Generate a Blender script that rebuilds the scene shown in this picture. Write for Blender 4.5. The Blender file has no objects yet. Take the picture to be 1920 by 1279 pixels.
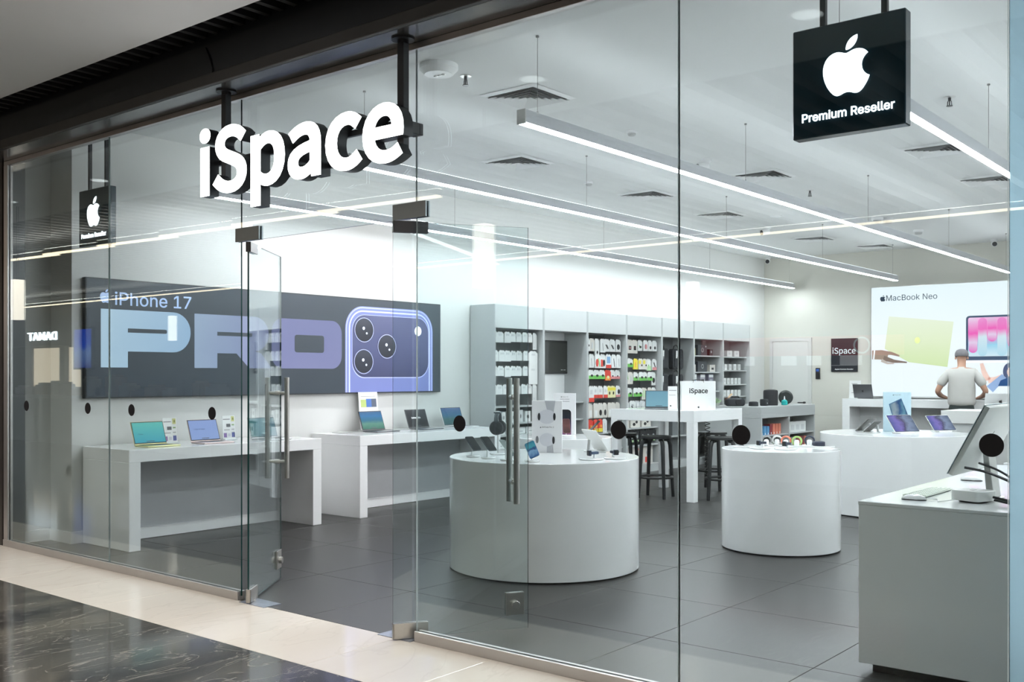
import bpy, bmesh, math, random
from mathutils import Vector, Matrix
random.seed(7)
sc = bpy.context.scene
COL = sc.collection
S = 0.875                      # survey units -> metres
PI = math.pi
R_ = math.radians

# ------------------------------------------------------------------ camera
cam_d = bpy.data.cameras.new('camera')
cam = bpy.data.objects.new('camera', cam_d)
COL.objects.link(cam)
cam.location = (0, -4.37 * S, 1.6 * S)
cam.rotation_euler = (R_(90), 0, R_(39.25))
cam_d.sensor_width = 36.0
cam_d.lens = 1903.0 / 1920.0 * 36.0
cam_d.shift_y = (703.0 - 639.5) / 1920.0
cam_d.clip_start = 0.05
cam_d.clip_end = 200
sc.camera = cam
# ------------------------------------------------------------------ world, exposure
w = bpy.data.worlds.new('world')
sc.world = w
w.use_nodes = True
w.node_tree.nodes['Background'].inputs[0].default_value = (0.5, 0.5, 0.5, 1)
w.node_tree.nodes['Background'].inputs[1].default_value = 0.12
vs = sc.view_settings
vs.view_transform = 'Standard'
vs.look = 'None'
vs.gamma = 1.0
vs.use_curve_mapping = False
vs.exposure = 0.82
sc.cycles.transparent_max_bounces = 32
sc.cycles.max_bounces = 8
sc.cycles.diffuse_bounces = 4
sc.cycles.glossy_bounces = 4
sc.cycles.adaptive_threshold = 0.02
sc.cycles.caustics_reflective = False
sc.cycles.caustics_refractive = False
LED = 43.0                     # shop linear lamps
MALL = 4.0                     # warm mall linear lamps

# ------------------------------------------------------------------ materials
def lin(c):
    if isinstance(c, str):
        c = tuple(int(c[i:i + 2], 16) / 255 for i in (0, 2, 4))
        return tuple(x / 12.92 if x <= .04045 else ((x + .055) / 1.055) ** 2.4 for x in c)
    return c
MATS = {}
def mat(name, color, rough=.5, metal=0, coat=0, emit=0, var=.04, scale=6.0, bump=0, spec=.5):
    if name in MATS: return MATS[name]
    c = lin(color)
    m = bpy.data.materials.new(name); m.use_nodes = True
    nt = m.node_tree; n = nt.nodes; L = nt.links
    p = n['Principled BSDF']
    p.inputs['Roughness'].default_value = rough
    p.inputs['Metallic'].default_value = metal
    p.inputs['Coat Weight'].default_value = coat
    p.inputs['Coat Roughness'].default_value = .06
    p.inputs['Specular IOR Level'].default_value = spec
    tc = n.new('ShaderNodeTexCoord'); no = n.new('ShaderNodeTexNoise')
    no.inputs['Scale'].default_value = scale; no.inputs['Detail'].default_value = 3
    L.new(tc.outputs['Object'], no.inputs['Vector'])
    mr = n.new('ShaderNodeMapRange')
    mr.inputs['To Min'].default_value = 1 - var; mr.inputs['To Max'].default_value = 1 + var
    L.new(no.outputs['Fac'], mr.inputs['Value'])
    mx = n.new('ShaderNodeVectorMath'); mx.operation = 'SCALE'
    mx.inputs[0].default_value = c
    L.new(mr.outputs['Result'], mx.inputs['Scale'])
    L.new(mx.outputs['Vector'], p.inputs['Base Color'])
    if bump:
        b = n.new('ShaderNodeBump'); b.inputs['Strength'].default_value = bump; b.inputs['Distance'].default_value = .01
        L.new(no.outputs['Fac'], b.inputs['Height']); L.new(b.outputs['Normal'], p.inputs['Normal'])
    if emit:
        p.inputs['Emission Color'].default_value = (*c, 1)
        p.inputs['Emission Strength'].default_value = emit
    MATS[name] = m
    return m
def screen(name, stops, strength=1.0, axis=2, distort=.0, nscale=4, rough=.08):
    """self-lit screen or back-lit print: colour ramp over the panel plus noise"""
    if name in MATS: return MATS[name]
    m = bpy.data.materials.new(name); m.use_nodes = True
    nt = m.node_tree; n = nt.nodes; L = nt.links
    p = n['Principled BSDF']; p.inputs['Roughness'].default_value = rough
    p.inputs['Specular IOR Level'].default_value = .2 if rough > .3 else .5
    p.inputs['Base Color'].default_value = (.02, .02, .02, 1)
    tc = n.new('ShaderNodeTexCoord'); sp = n.new('ShaderNodeSeparateXYZ'); L.new(tc.outputs['Generated'], sp.inputs[0])
    no = n.new('ShaderNodeTexNoise'); no.inputs['Scale'].default_value = nscale; no.inputs['Detail'].default_value = 4
    L.new(tc.outputs['Generated'], no.inputs['Vector'])
    ma = n.new('ShaderNodeMath'); ma.operation = 'MULTIPLY_ADD'; ma.inputs[1].default_value = distort
    L.new(no.outputs['Fac'], ma.inputs[0])
    su = n.new('ShaderNodeMath'); su.operation = 'SUBTRACT'; su.inputs[1].default_value = distort * .5
    L.new(sp.outputs[axis], su.inputs[0]); L.new(su.outputs[0], ma.inputs[2])
    r = n.new('ShaderNodeValToRGB'); e = r.color_ramp.elements
    while len(e) < len(stops): e.new(.5)
    for el, (pos, c) in zip(e, stops): el.position = pos; el.color = (*lin(c), 1)
    L.new(ma.outputs[0], r.inputs['Fac']); L.new(r.outputs['Color'], p.inputs['Emission Color'])
    p.inputs['Emission Strength'].default_value = strength * .62
    MATS[name] = m
    return m
def glass(name, tint, f0=.058):
    m = bpy.data.materials.new(name); m.use_nodes = True
    nt = m.node_tree; n = nt.nodes; L = nt.links
    n.remove(n['Principled BSDF'])
    tr = n.new('ShaderNodeBsdfTransparent'); tr.inputs[0].default_value = (*tint, 1)
    gl = n.new('ShaderNodeBsdfGlossy'); gl.inputs['Roughness'].default_value = 0.0
    gl.inputs[0].default_value = (.92, .99, 1, 1)
    lw = n.new('ShaderNodeLayerWeight'); lw.inputs['Blend'].default_value = .5
    pw = n.new('ShaderNodeMath'); pw.operation = 'POWER'; pw.inputs[1].default_value = 5
    L.new(lw.outputs['Facing'], pw.inputs[0])
    ma = n.new('ShaderNodeMath'); ma.operation = 'MULTIPLY_ADD'; ma.inputs[1].default_value = 1 - f0; ma.inputs[2].default_value = f0
    L.new(pw.outputs[0], ma.inputs[0])
    mx = n.new('ShaderNodeMixShader'); L.new(ma.outputs[0], mx.inputs[0]); L.new(tr.outputs[0], mx.inputs[1]); L.new(gl.outputs[0], mx.inputs[2])
    L.new(mx.outputs[0], n['Material Output'].inputs[0])
    MATS[name] = m
    return m
def stone(name, base, streak, vein, rough, amount, vscale=1.3, stretch=(1, .35, 1)):
    m = bpy.data.materials.new(name); m.use_nodes = True
    nt = m.node_tree; n = nt.nodes; L = nt.links
    p = n['Principled BSDF']; p.inputs['Roughness'].default_value = rough
    g = n.new('ShaderNodeNewGeometry')
    mp = n.new('ShaderNodeMapping'); mp.inputs['Scale'].default_value = stretch; mp.inputs['Rotation'].default_value = (0, 0, .5)
    L.new(g.outputs['Position'], mp.inputs['Vector'])
    n1 = n.new('ShaderNodeTexNoise'); n1.inputs['Scale'].default_value = vscale; n1.inputs['Detail'].default_value = 8; n1.inputs['Distortion'].default_value = 1.2
    L.new(mp.outputs[0], n1.inputs['Vector'])
    r1 = n.new('ShaderNodeValToRGB'); r1.color_ramp.elements[0].position = .35; r1.color_ramp.elements[1].position = .72
    r1.color_ramp.elements[0].color = (*lin(base), 1); r1.color_ramp.elements[1].color = (*lin(streak), 1)
    L.new(n1.outputs['Fac'], r1.inputs['Fac'])
    n2 = n.new('ShaderNodeTexNoise'); n2.inputs['Scale'].default_value = vscale * 2.4; n2.inputs['Detail'].default_value = 6; n2.inputs['Distortion'].default_value = 2.2
    L.new(mp.outputs[0], n2.inputs['Vector'])
    r2 = n.new('ShaderNodeValToRGB'); e = r2.color_ramp.elements
    e[0].position = .485; e[0].color = (0, 0, 0, 1); e[1].position = .515; e[1].color = (0, 0, 0, 1)
    k = e.new(.5); k.color = (1, 1, 1, 1)
    L.new(n2.outputs['Fac'], r2.inputs['Fac'])
    mu = n.new('ShaderNodeMath'); mu.operation = 'MULTIPLY'; mu.inputs[1].default_value = amount
    L.new(r2.outputs['Color'], mu.inputs[0])
    mx = n.new('ShaderNodeMix'); mx.data_type = 'RGBA'
    L.new(mu.outputs[0], mx.inputs['Factor']); L.new(r1.outputs['Color'], mx.inputs[6]); mx.inputs[7].default_value = (*lin(vein), 1)
    L.new(mx.outputs[2], p.inputs['Base Color'])
    MATS[name] = m
    return m

white = mat('white_paint', (.80, .80, .79), .6)
wall_w = mat('wall_white', (.65, .65, .635), .55, var=.015, scale=2)
ceil_w = mat('ceiling_white', (.74, .745, .74), .8, var=.015)
gloss = mat('white_gloss_laminate', (.89, .89, .89), .13, coat=.3, var=.012)
satin = mat('white_satin', (.82, .82, .82), .35)
grey_l = mat('grey_laminate', (.46, .475, .475), .3, var=.02)
grey_d = mat('dark_grey_panel', (.17, .18, .185), .45)
grey_m = mat('mid_grey_laminate', (.30, .31, .31), .35)
black = mat('black_plastic', (.012, .012, .014), .35)
blackm = mat('black_satin_metal', (.025, .027, .03), .4, metal=.3)
charcoal = mat('charcoal_fabric', (.03, .032, .036), .85, var=.25, scale=60, bump=.3)
steel = mat('brushed_steel', (.62, .60, .57), .28, metal=1, var=.08, scale=40)
alu = mat('aluminium', (.66, .66, .65), .33, metal=.9)
alu_rail = mat('aluminium_rail', (.55, .53, .52), .38, metal=.85)
silver = mat('silver_anodised', (.70, .71, .72), .3, metal=.75)
space_grey = mat('dark_anodised', (.16, .165, .175), .33, metal=.7)
yellow_al = mat('citrus_anodised', (.72, .70, .36), .35, metal=.4)
pink_al = mat('blush_anodised', (.78, .62, .60), .35, metal=.4)
stone_tile = mat('charcoal_porcelain', (.040, .038, .037), .36, var=.10, scale=2.2, spec=.4)
grout = mat('dark_grout', (.03, .03, .03), .8)
cream = stone('cream_marble', (.66, .60, .53), (.72, .67, .60), (.52, .46, .40), .10, .25, .8)
dark_marble = stone('dark_marble', (.020, .020, .022), (.115, .108, .09), (.32, .30, .27), .10, .5, 1.9)
paper = mat('white_paper', (.82, .82, .81), .7)
ink = mat('black_ink', (.015, .015, .018), .7)
ink_g = mat('grey_ink', (.28, .28, .29), .7)
bronze = mat('bronze_cladding', (.055, .048, .045), .42, metal=.35)
fascia_m = mat('dark_fascia', (.014, .016, .020), .45)
lip_m = mat('fascia_lip', (.062, .058, .055), .5)
soffit_m = mat('soffit_panel', (.10, .10, .10), .22, metal=.35)
slat_m = mat('black_slat', (.010, .010, .011), .6)
clear = glass('shopfront_glass', (.94, .977, .98))
edge_g = mat('glass_edge', (.012, .05, .047), .15)

def film(name, c, k=.6):
    m = bpy.data.materials.new(name); m.use_nodes = True
    n = m.node_tree.nodes; L = m.node_tree.links; n.remove(n['Principled BSDF'])
    d = n.new('ShaderNodeBsdfDiffuse'); t = n.new('ShaderNodeBsdfTranslucent'); x = n.new('ShaderNodeMixShader')
    for q in (d, t): q.inputs['Color'].default_value = (*c, 1)
    x.inputs[0].default_value = k
    L.new(d.outputs[0], x.inputs[1]); L.new(t.outputs[0], x.inputs[2]); L.new(x.outputs[0], n['Material Output'].inputs[0])
    MATS[name] = m
    return m
edge_l = film('clear_sealant', (.80, .86, .86), .85)
backed = film('frosted_blue_film', (.74, .87, .94), .8)
skin = mat('skin', (.52, .29, .20), .55, var=.06, scale=30)
shirt = mat('grey_tshirt', (.56, .54, .51), .85, var=.06, scale=14, bump=.25)
trouser = mat('dark_green_trousers', (.03, .04, .038), .85, var=.2, scale=30)
capm = mat('grey_cap', (.20, .19, .20), .85, var=.15, scale=50)
led_on = mat('lamp_diffuser', (.94, .975, 1), .5, emit=LED, var=0)
led_up = mat('lamp_upper_diffuser', (.94, .975, 1), .5, emit=LED * .12, var=0)
sign_on = mat('sign_face', (1, 1, 1), .4, emit=3.2, var=0)
sign_on2 = mat('sign_logo_face', (.95, .98, 1), .4, emit=1.6, var=0)
warm_on = mat('warm_lamp', (1, .78, .54), .5, emit=MALL, var=0)
warm_panel = mat('warm_shop_light', (1, .80, .58), .5, emit=1.1, var=.1, scale=2)

# ------------------------------------------------------------------ mesh builder
def obj(name, me, parent=None, loc=(0, 0, 0), rot=(0, 0, 0)):
    o = bpy.data.objects.new(name, me); COL.objects.link(o)
    o.location = [a * S for a in loc]; o.rotation_euler = rot
    if parent: o.parent = parent
    return o
def tag(o, label=None, cat=None, group=None, kind=None):
    if label: o['label'] = label
    if cat: o['category'] = cat
    if group: o['group'] = group
    if kind: o['kind'] = kind
    return o
def thing(name, label, cat, loc=(0, 0, 0), rz=0, group=None):
    o = bpy.data.objects.new(name, None); COL.objects.link(o)
    o.empty_display_size = .05
    o.location = [a * S for a in loc]; o.rotation_euler = (0, 0, rz)
    return tag(o, label, cat, group)
class MB:
    def __init__(s): s.v = []; s.f = []; s.m = []; s.X = Matrix.Identity(4)
    def at(s, loc=(0, 0, 0), rot=(0, 0, 0)):
        from mathutils import Euler
        s.X = Matrix.Translation(loc) @ Euler(rot).to_matrix().to_4x4(); return s
    def add(s, vs_, fs, mi=0):
        k = len(s.v); s.v += [tuple(s.X @ Vector(p)) for p in vs_]
        for f in fs: s.f.append(tuple(k + i for i in f)); s.m.append(mi)
        return s
    def box(s, a, b, mi=0):
        (x0, y0, z0), (x1, y1, z1) = a, b
        x0, x1 = sorted((x0, x1)); y0, y1 = sorted((y0, y1)); z0, z1 = sorted((z0, z1))
        return s.add([(x0, y0, z0), (x1, y0, z0), (x1, y1, z0), (x0, y1, z0), (x0, y0, z1), (x1, y0, z1), (x1, y1, z1), (x0, y1, z1)],
                     [(0, 3, 2, 1), (4, 5, 6, 7), (0, 1, 5, 4), (1, 2, 6, 5), (2, 3, 7, 6), (3, 0, 4, 7)], mi)
    def cbox(s, c, d, mi=0):
        return s.box([c[i] - d[i] / 2 for i in range(3)], [c[i] + d[i] / 2 for i in range(3)], mi)
    def cyl(s, p0, p1, r0, r1=None, n=16, mi=0, cap=True):
        r1 = r0 if r1 is None else r1
        p0, p1 = Vector(p0), Vector(p1); d = (p1 - p0).normalized()
        u = d.orthogonal().normalized(); w_ = d.cross(u)
        vs_ = []
        for p, r in ((p0, r0), (p1, r1)):
            for i in range(n):
                a = 2 * PI * i / n; vs_.append(p + u * math.cos(a) * r + w_ * math.sin(a) * r)
        fs = [(i, (i + 1) % n, n + (i + 1) % n, n + i) for i in range(n)]
        if cap: fs += [tuple(range(n - 1, -1, -1)), tuple(range(n, 2 * n))]
        return s.add(vs_, fs, mi)
    def lathe(s, prof, n=32, c=(0, 0, 0), mi=0, sx=1, sy=1):
        vs_ = []
        for r, z in prof:
            for i in range(n):
                a = 2 * PI * i / n; vs_.append((c[0] + math.cos(a) * r * sx, c[1] + math.sin(a) * r * sy, c[2] + z))
        fs = []
        for j in range(len(prof) - 1):
            for i in range(n):
                fs.append((j * n + i, j * n + (i + 1) % n, (j + 1) * n + (i + 1) % n, (j + 1) * n + i))
        if prof[0][0] > 1e-6: fs.append(tuple(range(n - 1, -1, -1)))
        if prof[-1][0] > 1e-6: fs.append(tuple((len(prof) - 1) * n + i for i in range(n)))
        return s.add(vs_, fs, mi)
    def tube(s, path, r, n=8, mi=0, closed=False):
        P = [Vector(p) for p in path]; m = len(P); vs_ = []; u = None
        for i, p in enumerate(P):
            a = P[(i - 1) % m] if (closed or i > 0) else P[i]; b = P[(i + 1) % m] if (closed or i < m - 1) else P[i]
            d = (b - a).normalized()
            if u is None: u = d.orthogonal().normalized()
            else: u = (u - d * u.dot(d)).normalized()
            w_ = d.cross(u)
            rr = r[i] if isinstance(r, (list, tuple)) else r
            for k in range(n):
                t = 2 * PI * k / n; vs_.append(p + u * math.cos(t) * rr + w_ * math.sin(t) * rr)
        fs = []
        for i in range(m if closed else m - 1):
            j = (i + 1) % m
            for k in range(n): fs.append((i * n + k, i * n + (k + 1) % n, j * n + (k + 1) % n, j * n + k))
        if not closed: fs += [tuple(range(n - 1, -1, -1)), tuple((m - 1) * n + k for k in range(n))]
        return s.add(vs_, fs, mi)
    def prism(s, poly, fn, d0, d1, mi=0):
        """poly: 2-D outline; fn(u,v,w)->xyz; extruded from w=d0 to w=d1"""
        n = len(poly)
        vs_ = [fn(u, v, d0) for u, v in poly] + [fn(u, v, d1) for u, v in poly]
        fs = [tuple(range(n - 1, -1, -1)), tuple(range(n, 2 * n))] + [(i, (i + 1) % n, n + (i + 1) % n, n + i) for i in range(n)]
        return s.add(vs_, fs, mi)
    def mesh(s, name, mats, bevel=0, seg=1, scale=S, smooth=True):
        me = bpy.data.meshes.new(name)
        me.from_pydata([(a * scale, b * scale, c * scale) for a, b, c in s.v], [], s.f)
        mats = mats if isinstance(mats, (list, tuple)) else [mats]
        for m in mats: me.materials.append(m)
        me.polygons.foreach_set('material_index', s.m)
        bm = bmesh.new(); bm.from_mesh(me)
        bmesh.ops.recalc_face_normals(bm, faces=bm.faces)
        if bevel:
            bmesh.ops.bevel(bm, geom=[e for e in bm.edges if len(e.link_faces) == 2 and e.calc_face_angle(0) > .6], offset=bevel * scale, segments=seg, affect='EDGES', profile=.5, clamp_overlap=True)
        bm.to_mesh(me); bm.free()
        if smooth:
            me.polygons.foreach_set('use_smooth', [True] * len(me.polygons))
            me.set_sharp_from_angle(angle=R_(32))
        me.update()
        return me
    def build(s, name, mats, parent=None, loc=(0, 0, 0), rot=(0, 0, 0), bevel=0, seg=1, scale=S):
        return obj(name, s.mesh(name, mats, bevel, seg, scale), parent, loc, rot)
def box(name, a, b, m, parent=None, bevel=0, loc=(0, 0, 0), rot=(0, 0, 0), seg=1):
    return MB().box(a, b).build(name, m, parent, loc, rot, bevel, seg)
def struct(o, label=None, cat=None): return tag(o, label, cat, kind='structure')
def copy_tree(o, parent=None):
    c = o.copy(); COL.objects.link(c); c.parent = parent
    for ch in list(o.children): copy_tree(ch, c)
    return c
def rrect(u0, v0, u1, v1, r, n=6, corners=(1, 1, 1, 1)):
    """rounded rectangle, corners: (u0v0, u1v0, u1v1, u0v1)"""
    out = []
    for (cx, cy, a0, on) in ((u0, v0, PI, corners[0]), (u1, v0, 1.5 * PI, corners[1]), (u1, v1, 0, corners[2]), (u0, v1, .5 * PI, corners[3])):
        rr = (r if not isinstance(r, tuple) else r[0]) if on else 0
        ry = (r if not isinstance(r, tuple) else r[1]) if on else 0
        ox = cx + rr * (1 if cx == u0 else -1); oy = cy + ry * (1 if cy == v0 else -1)
        if not on: out.append((cx, cy)); continue
        for i in range(n + 1):
            a = a0 + (PI / 2) * i / n
            out.append((ox + math.cos(a) * rr, oy + math.sin(a) * ry))
    return out
def ell(cu, cv, ru, rv=None, n=32):
    rv = ru if rv is None else rv
    return [(cu + ru * math.cos(2 * PI * i / n), cv + rv * math.sin(2 * PI * i / n)) for i in range(n)]

# lettering
def load_font(fn):
    try:
        return bpy.data.fonts.load(bpy.utils.system_resource('DATAFILES', path='fonts') + '/' + fn, check_existing=True)
    except Exception:
        return None
F_INTER = load_font('Inter.woff2')
F_SRC = load_font('Noto Sans CJK Regular.woff2')
def text_shape(s_, font, bold=0.0, res=4, track=1.0):
    """flat triangulated lettering: every outline filled by itself with its own holes"""
    from mathutils.geometry import tessellate_polygon
    cu = bpy.data.curves.new('t', 'FONT'); cu.body = s_; cu.size = 1.0; cu.resolution_u = res
    if font: cu.font = font
    cu.space_character = track
    o = bpy.data.objects.new('t', cu); COL.objects.link(o)
    cv = o.to_curve(bpy.context.evaluated_depsgraph_get())
    loops = []
    for sp in cv.splines:
        bp = sp.bezier_points; P_ = []
        for i in range(len(bp)):
            a, b = bp[i], bp[(i + 1) % len(bp)]
            p0, p1, p2, p3 = a.co, a.handle_right, b.handle_left, b.co
            straight = (p1 - p0).cross(p3 - p0).length < 1e-6 and (p2 - p0).cross(p3 - p0).length < 1e-6
            for k in range(1 if straight else res):
                t = k / (1 if straight else res)
                q = p0 * (1 - t) ** 3 + p1 * 3 * t * (1 - t) ** 2 + p2 * 3 * t * t * (1 - t) + p3 * t ** 3
                if not P_ or (Vector(q[:2]) - P_[-1]).length > 1e-5: P_.append(Vector(q[:2]))
        if len(P_) > 2 and (P_[0] - P_[-1]).length < 1e-5: P_.pop()
        if len(P_) > 2: loops.append(P_)
    o.to_curve_clear(); bpy.data.objects.remove(o); bpy.data.curves.remove(cu)
    area = lambda P_: .5 * sum(P_[i - 1].x * P_[i].y - P_[i].x * P_[i - 1].y for i in range(len(P_)))
    if not loops: return [], []
    sgn = 1 if area(max(loops, key=lambda q: abs(area(q)))) > 0 else -1
    if sgn < 0: loops = [q[::-1] for q in loops]
    def grow(P_):
        if not bold: return P_
        out = []
        for n_ in range(len(P_)):
            d1 = (P_[n_] - P_[n_ - 1]).normalized(); d2 = (P_[(n_ + 1) % len(P_)] - P_[n_]).normalized()
            n1 = Vector((d1.y, -d1.x)); m_ = n1 + Vector((d2.y, -d2.x))
            if m_.length < .3: m_ = n1
            m_.normalize(); out.append(P_[n_] + m_ * min(bold / max(m_.dot(n1), .5), bold * 1.6))
        return out
    from mathutils.geometry import delaunay_2d_cdt
    L3 = [grow(q) for q in loops]
    pts, eds = [], []
    for q in L3:
        k0 = len(pts); pts += [Vector(p) for p in q]; eds += [(k0 + i, k0 + (i + 1) % len(q)) for i in range(len(q))]
    vo, eo, fo, _, _, _ = delaunay_2d_cdt(pts, eds, [], 0, 1e-6, False)
    boxes = [(min(p.x for p in q), max(p.x for p in q), min(p.y for p in q), max(p.y for p in q), q) for q in L3]
    def wind(p):
        wn = 0
        for ax, bx, ay, by, q in boxes:
            if p.x < ax or p.x > bx or p.y < ay or p.y > by: continue
            for i in range(len(q)):
                a_, b_ = q[i - 1], q[i]
                cr = (b_.x - a_.x) * (p.y - a_.y) - (p.x - a_.x) * (b_.y - a_.y)
                if a_.y <= p.y < b_.y and cr > 0: wn += 1
                elif b_.y <= p.y < a_.y and cr < 0: wn -= 1
        return wn
    V2 = [(p.x, p.y, 0) for p in vo]
    F2 = [tuple(f) for f in fo if wind(sum((vo[i] for i in f), Vector((0, 0))) / len(f)) != 0]
    return V2, F2
def islands(V, Fc):
    par = list(range(len(V)))
    def fi(a):
        while par[a] != a: par[a] = par[par[a]]; a = par[a]
        return a
    key = {}
    for i, v in enumerate(V):
        k = (round(v[0], 5), round(v[1], 5))
        if k in key: par[fi(i)] = fi(key[k])
        else: key[k] = i
    for f in Fc:
        for a in f[1:]: par[fi(a)] = fi(f[0])
    g = {}
    for f in Fc: g.setdefault(fi(f[0]), []).append(f)
    return list(g.values())
def flat_text(V, Fc, fn, d0, d1):
    """extrude a flat glyph mesh: fn(u,v,w)"""
    bm = bmesh.new()
    vv = [bm.verts.new((a, b, 0)) for a, b, _ in V]
    for f in Fc:
        try: bm.faces.new([vv[i] for i in f])
        except ValueError: pass
    bmesh.ops.remove_doubles(bm, verts=bm.verts, dist=1e-5)
    loose = [v for v in bm.verts if not v.link_faces]
    bmesh.ops.delete(bm, geom=loose, context='VERTS')
    bm.verts.index_update()
    vs0 = [fn(v.co.x, v.co.y, d0) for v in bm.verts]; vs1 = [fn(v.co.x, v.co.y, d1) for v in bm.verts]
    n = len(vs0); fs = []
    for f in bm.faces:
        ids = [v.index for v in f.verts]; fs.append(tuple(n + i for i in ids)); fs.append(tuple(reversed(ids)))
    for e in bm.edges:
        if len(e.link_faces) == 1:
            a, b = e.verts[0].index, e.verts[1].index; fs.append((a, b, n + b, n + a))
    bm.free()
    return vs0 + vs1, fs
def text(name, s_, fn, u0, v0, m, parent, width=None, height=None, font='I', bold=0, d=(0, .002), center=False, ref=None, mb=None):
    """write s_ with its left end at u0 and baseline at v0; width in survey units"""
    V, Fc = text_shape(s_, F_INTER if font == 'I' else F_SRC, bold)
    if not V: return None
    x0 = min(v[0] for v in V); x1 = max(v[0] for v in V); y1 = max(v[1] for v in V)
    ku = width / (x1 - x0) if width else height / y1
    kv = height / y1 if height else ku
    if center: u0 = u0 - (x1 - x0) * ku / 2
    g = lambda u, v, w_: fn(u0 + (u - x0) * ku, v0 + v * kv, w_)
    out = mb if mb is not None else MB()
    vs_, fs = flat_text(V, Fc, g, *d)
    out.add(vs_, fs)
    return out if mb is not None else out.build(name, m, parent)

# apple-shaped emblem outline, unit height
def _bez(start, segs, n=7):
    out = [start]; p = Vector(start)
    for (a, b, c) in segs:
        p1, p2, p3 = p + Vector(a), p + Vector(b), p + Vector(c)
        for i in range(1, n + 1):
            t = i / n; q = p * (1 - t) ** 3 + p1 * 3 * t * (1 - t) ** 2 + p2 * 3 * t * t * (1 - t) + p3 * t ** 3
            out.append(tuple(q))
        p = p3
    return out
_b = _bez((12.152, 6.896), [((-.948, 0), (-2.415, -1.078), (-3.96, -1.04)), ((-2.04, .027), (-3.91, 1.183), (-4.961, 3.014)), ((-2.117, 3.675), (-.546, 9.103), (1.519, 12.09)),
    ((1.013, 1.454), (2.208, 3.09), (3.792, 3.039)), ((1.52, -.065), (2.09, -.987), (3.935, -.987)), ((1.831, 0), (2.35, .987), (3.96, .948)), ((1.637, -.026), (2.676, -1.48), (3.676, -2.948)),
    ((1.156, -1.688), (1.636, -3.325), (1.662, -3.415)), ((-.039, -.013), (-3.182, -1.221), (-3.22, -4.857)), ((-.026, -3.04), (2.48, -4.494), (2.597, -4.559)),
    ((-1.429, -2.09), (-3.623, -2.324), (-4.39, -2.376)), ((-2, -.156), (-3.675, 1.09), (-4.61, 1.09))])
_l = _bez((15.53, 3.83), [((.843, -1.012), (1.4, -2.427), (1.245, -3.83)), ((-1.207, .052), (-2.662, .805), (-3.532, 1.818)), ((-.78, .896), (-1.454, 2.338), (-1.273, 3.714)), ((1.338, .104), (2.715, -.688), (3.559, -1.701))])
def emblem(mb, fn, cu, cv, hgt, d0, d1, mi=0):
    for pl in (_b[:-1], _l[:-1]):
        mb.prism([(cu + (x - 12) / 24 * hgt, cv + (12 - y) / 24 * hgt) for x, y in pl], fn, d0, d1, mi)
    return mb

# ================================================================== THE SETTING
XL, XJ, YB, XR, ZC = -9.30, -9.71, 15.31, 1.3, 4.0
YO = -10.4                      # opposite side of the mall
ZM = 3.867                      # mall ceiling
XA, XB = -34.0, 8.0
# shop floor: slab with porcelain tiles
fl = struct(box('floor', (XJ - .1, -.02, -.12), (XR + .1, YB + .1, -.012), grout), 'dark grey tiled shop floor')
T = 1.03
tile_me = {}
def tile(x0, x1, y0, y1, m, parent, name='tile', gap=.004, th=.012):
    k = (round(x1 - x0, 3), round(y1 - y0, 3), m.name)
    if k not in tile_me:
        a, b = (x1 - x0) / 2 - gap / 2, (y1 - y0) / 2 - gap / 2
        tile_me[k] = MB().box((-a, -b, -th), (a, b, 0)).mesh(name, m, bevel=.0015)
    return obj(name, tile_me[k], parent, ((x0 + x1) / 2, (y0 + y1) / 2, 0))
x = -2.23 + 3 * T
xs = []
while x > XJ - T: xs.append(x); x -= T
xs = sorted(xs)
ys = [-.02, .96] + [.96 + T * k for k in range(1, 14)] + [YB]
for i in range(len(xs)):
    a = xs[i]; b = xs[i + 1] if i + 1 < len(xs) else XR
    a = max(a, XJ)
    for j in range(len(ys) - 1): tile(a, b, ys[j], ys[j + 1], stone_tile, fl)
# mall floor: cream border and dark marble field
fm = struct(box('floor_mall', (XA, YO, -.12), (XB, -.02, -.012), grout), 'polished stone mall floor')
x = -5.18 - .742 * 36
while x < XB - .75:
    tile(x, x + .742, -.765, -.02, cream, fm, 'cream_slab', .003); x += .742
for i in range(14):
    for j in range(3):
        tile(XA + i * 3, XA + i * 3 + 3, -.765 - (j + 1) * 3.211, -.765 - j * 3.211, dark_marble, fm, 'dark_slab', .0016)
# shop shell
struct(MB().box((XJ - .2, 0, 0), (XJ, .43, ZC)).box((XJ - .2, .43, 0), (XL, YB, ZC)).build('wall_left', wall_w), 'white left side wall of the shop')
struct(box('wall_back', (XJ - .2, YB, 0), (XR + .2, YB + .2, ZC), mat('wall_cream', (.66, .645, .585), .55, var=.015)), 'off-white back wall of the shop')
struct(box('wall_right', (XR, 0, 0), (XR + .2, YB, ZC), wall_w), 'white right side wall of the shop')
struct(box('ceiling', (XJ - .2, 0, ZC), (XR + .2, YB + .2, ZC + .15), ceil_w), 'white flat shop ceiling')
struct(box('wall_front', (XJ - .2, .03, 3.62), (XR + .2, .18, ZC), wall_w), 'white bulkhead above the glass front')
struct(MB().box((XJ, .03, 0), (XJ + .015, .43, .11)).box((XJ, .415, 0), (XL + .015, .43, .11)).box((XL, .43, 0), (XL + .015, YB, .11)).build('baseboard_left', satin), 'white baseboard along the left wall')
struct(box('baseboard_back', (XL, YB - .015, 0), (XR, YB, .11), satin), 'white baseboard along the back wall')
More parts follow.
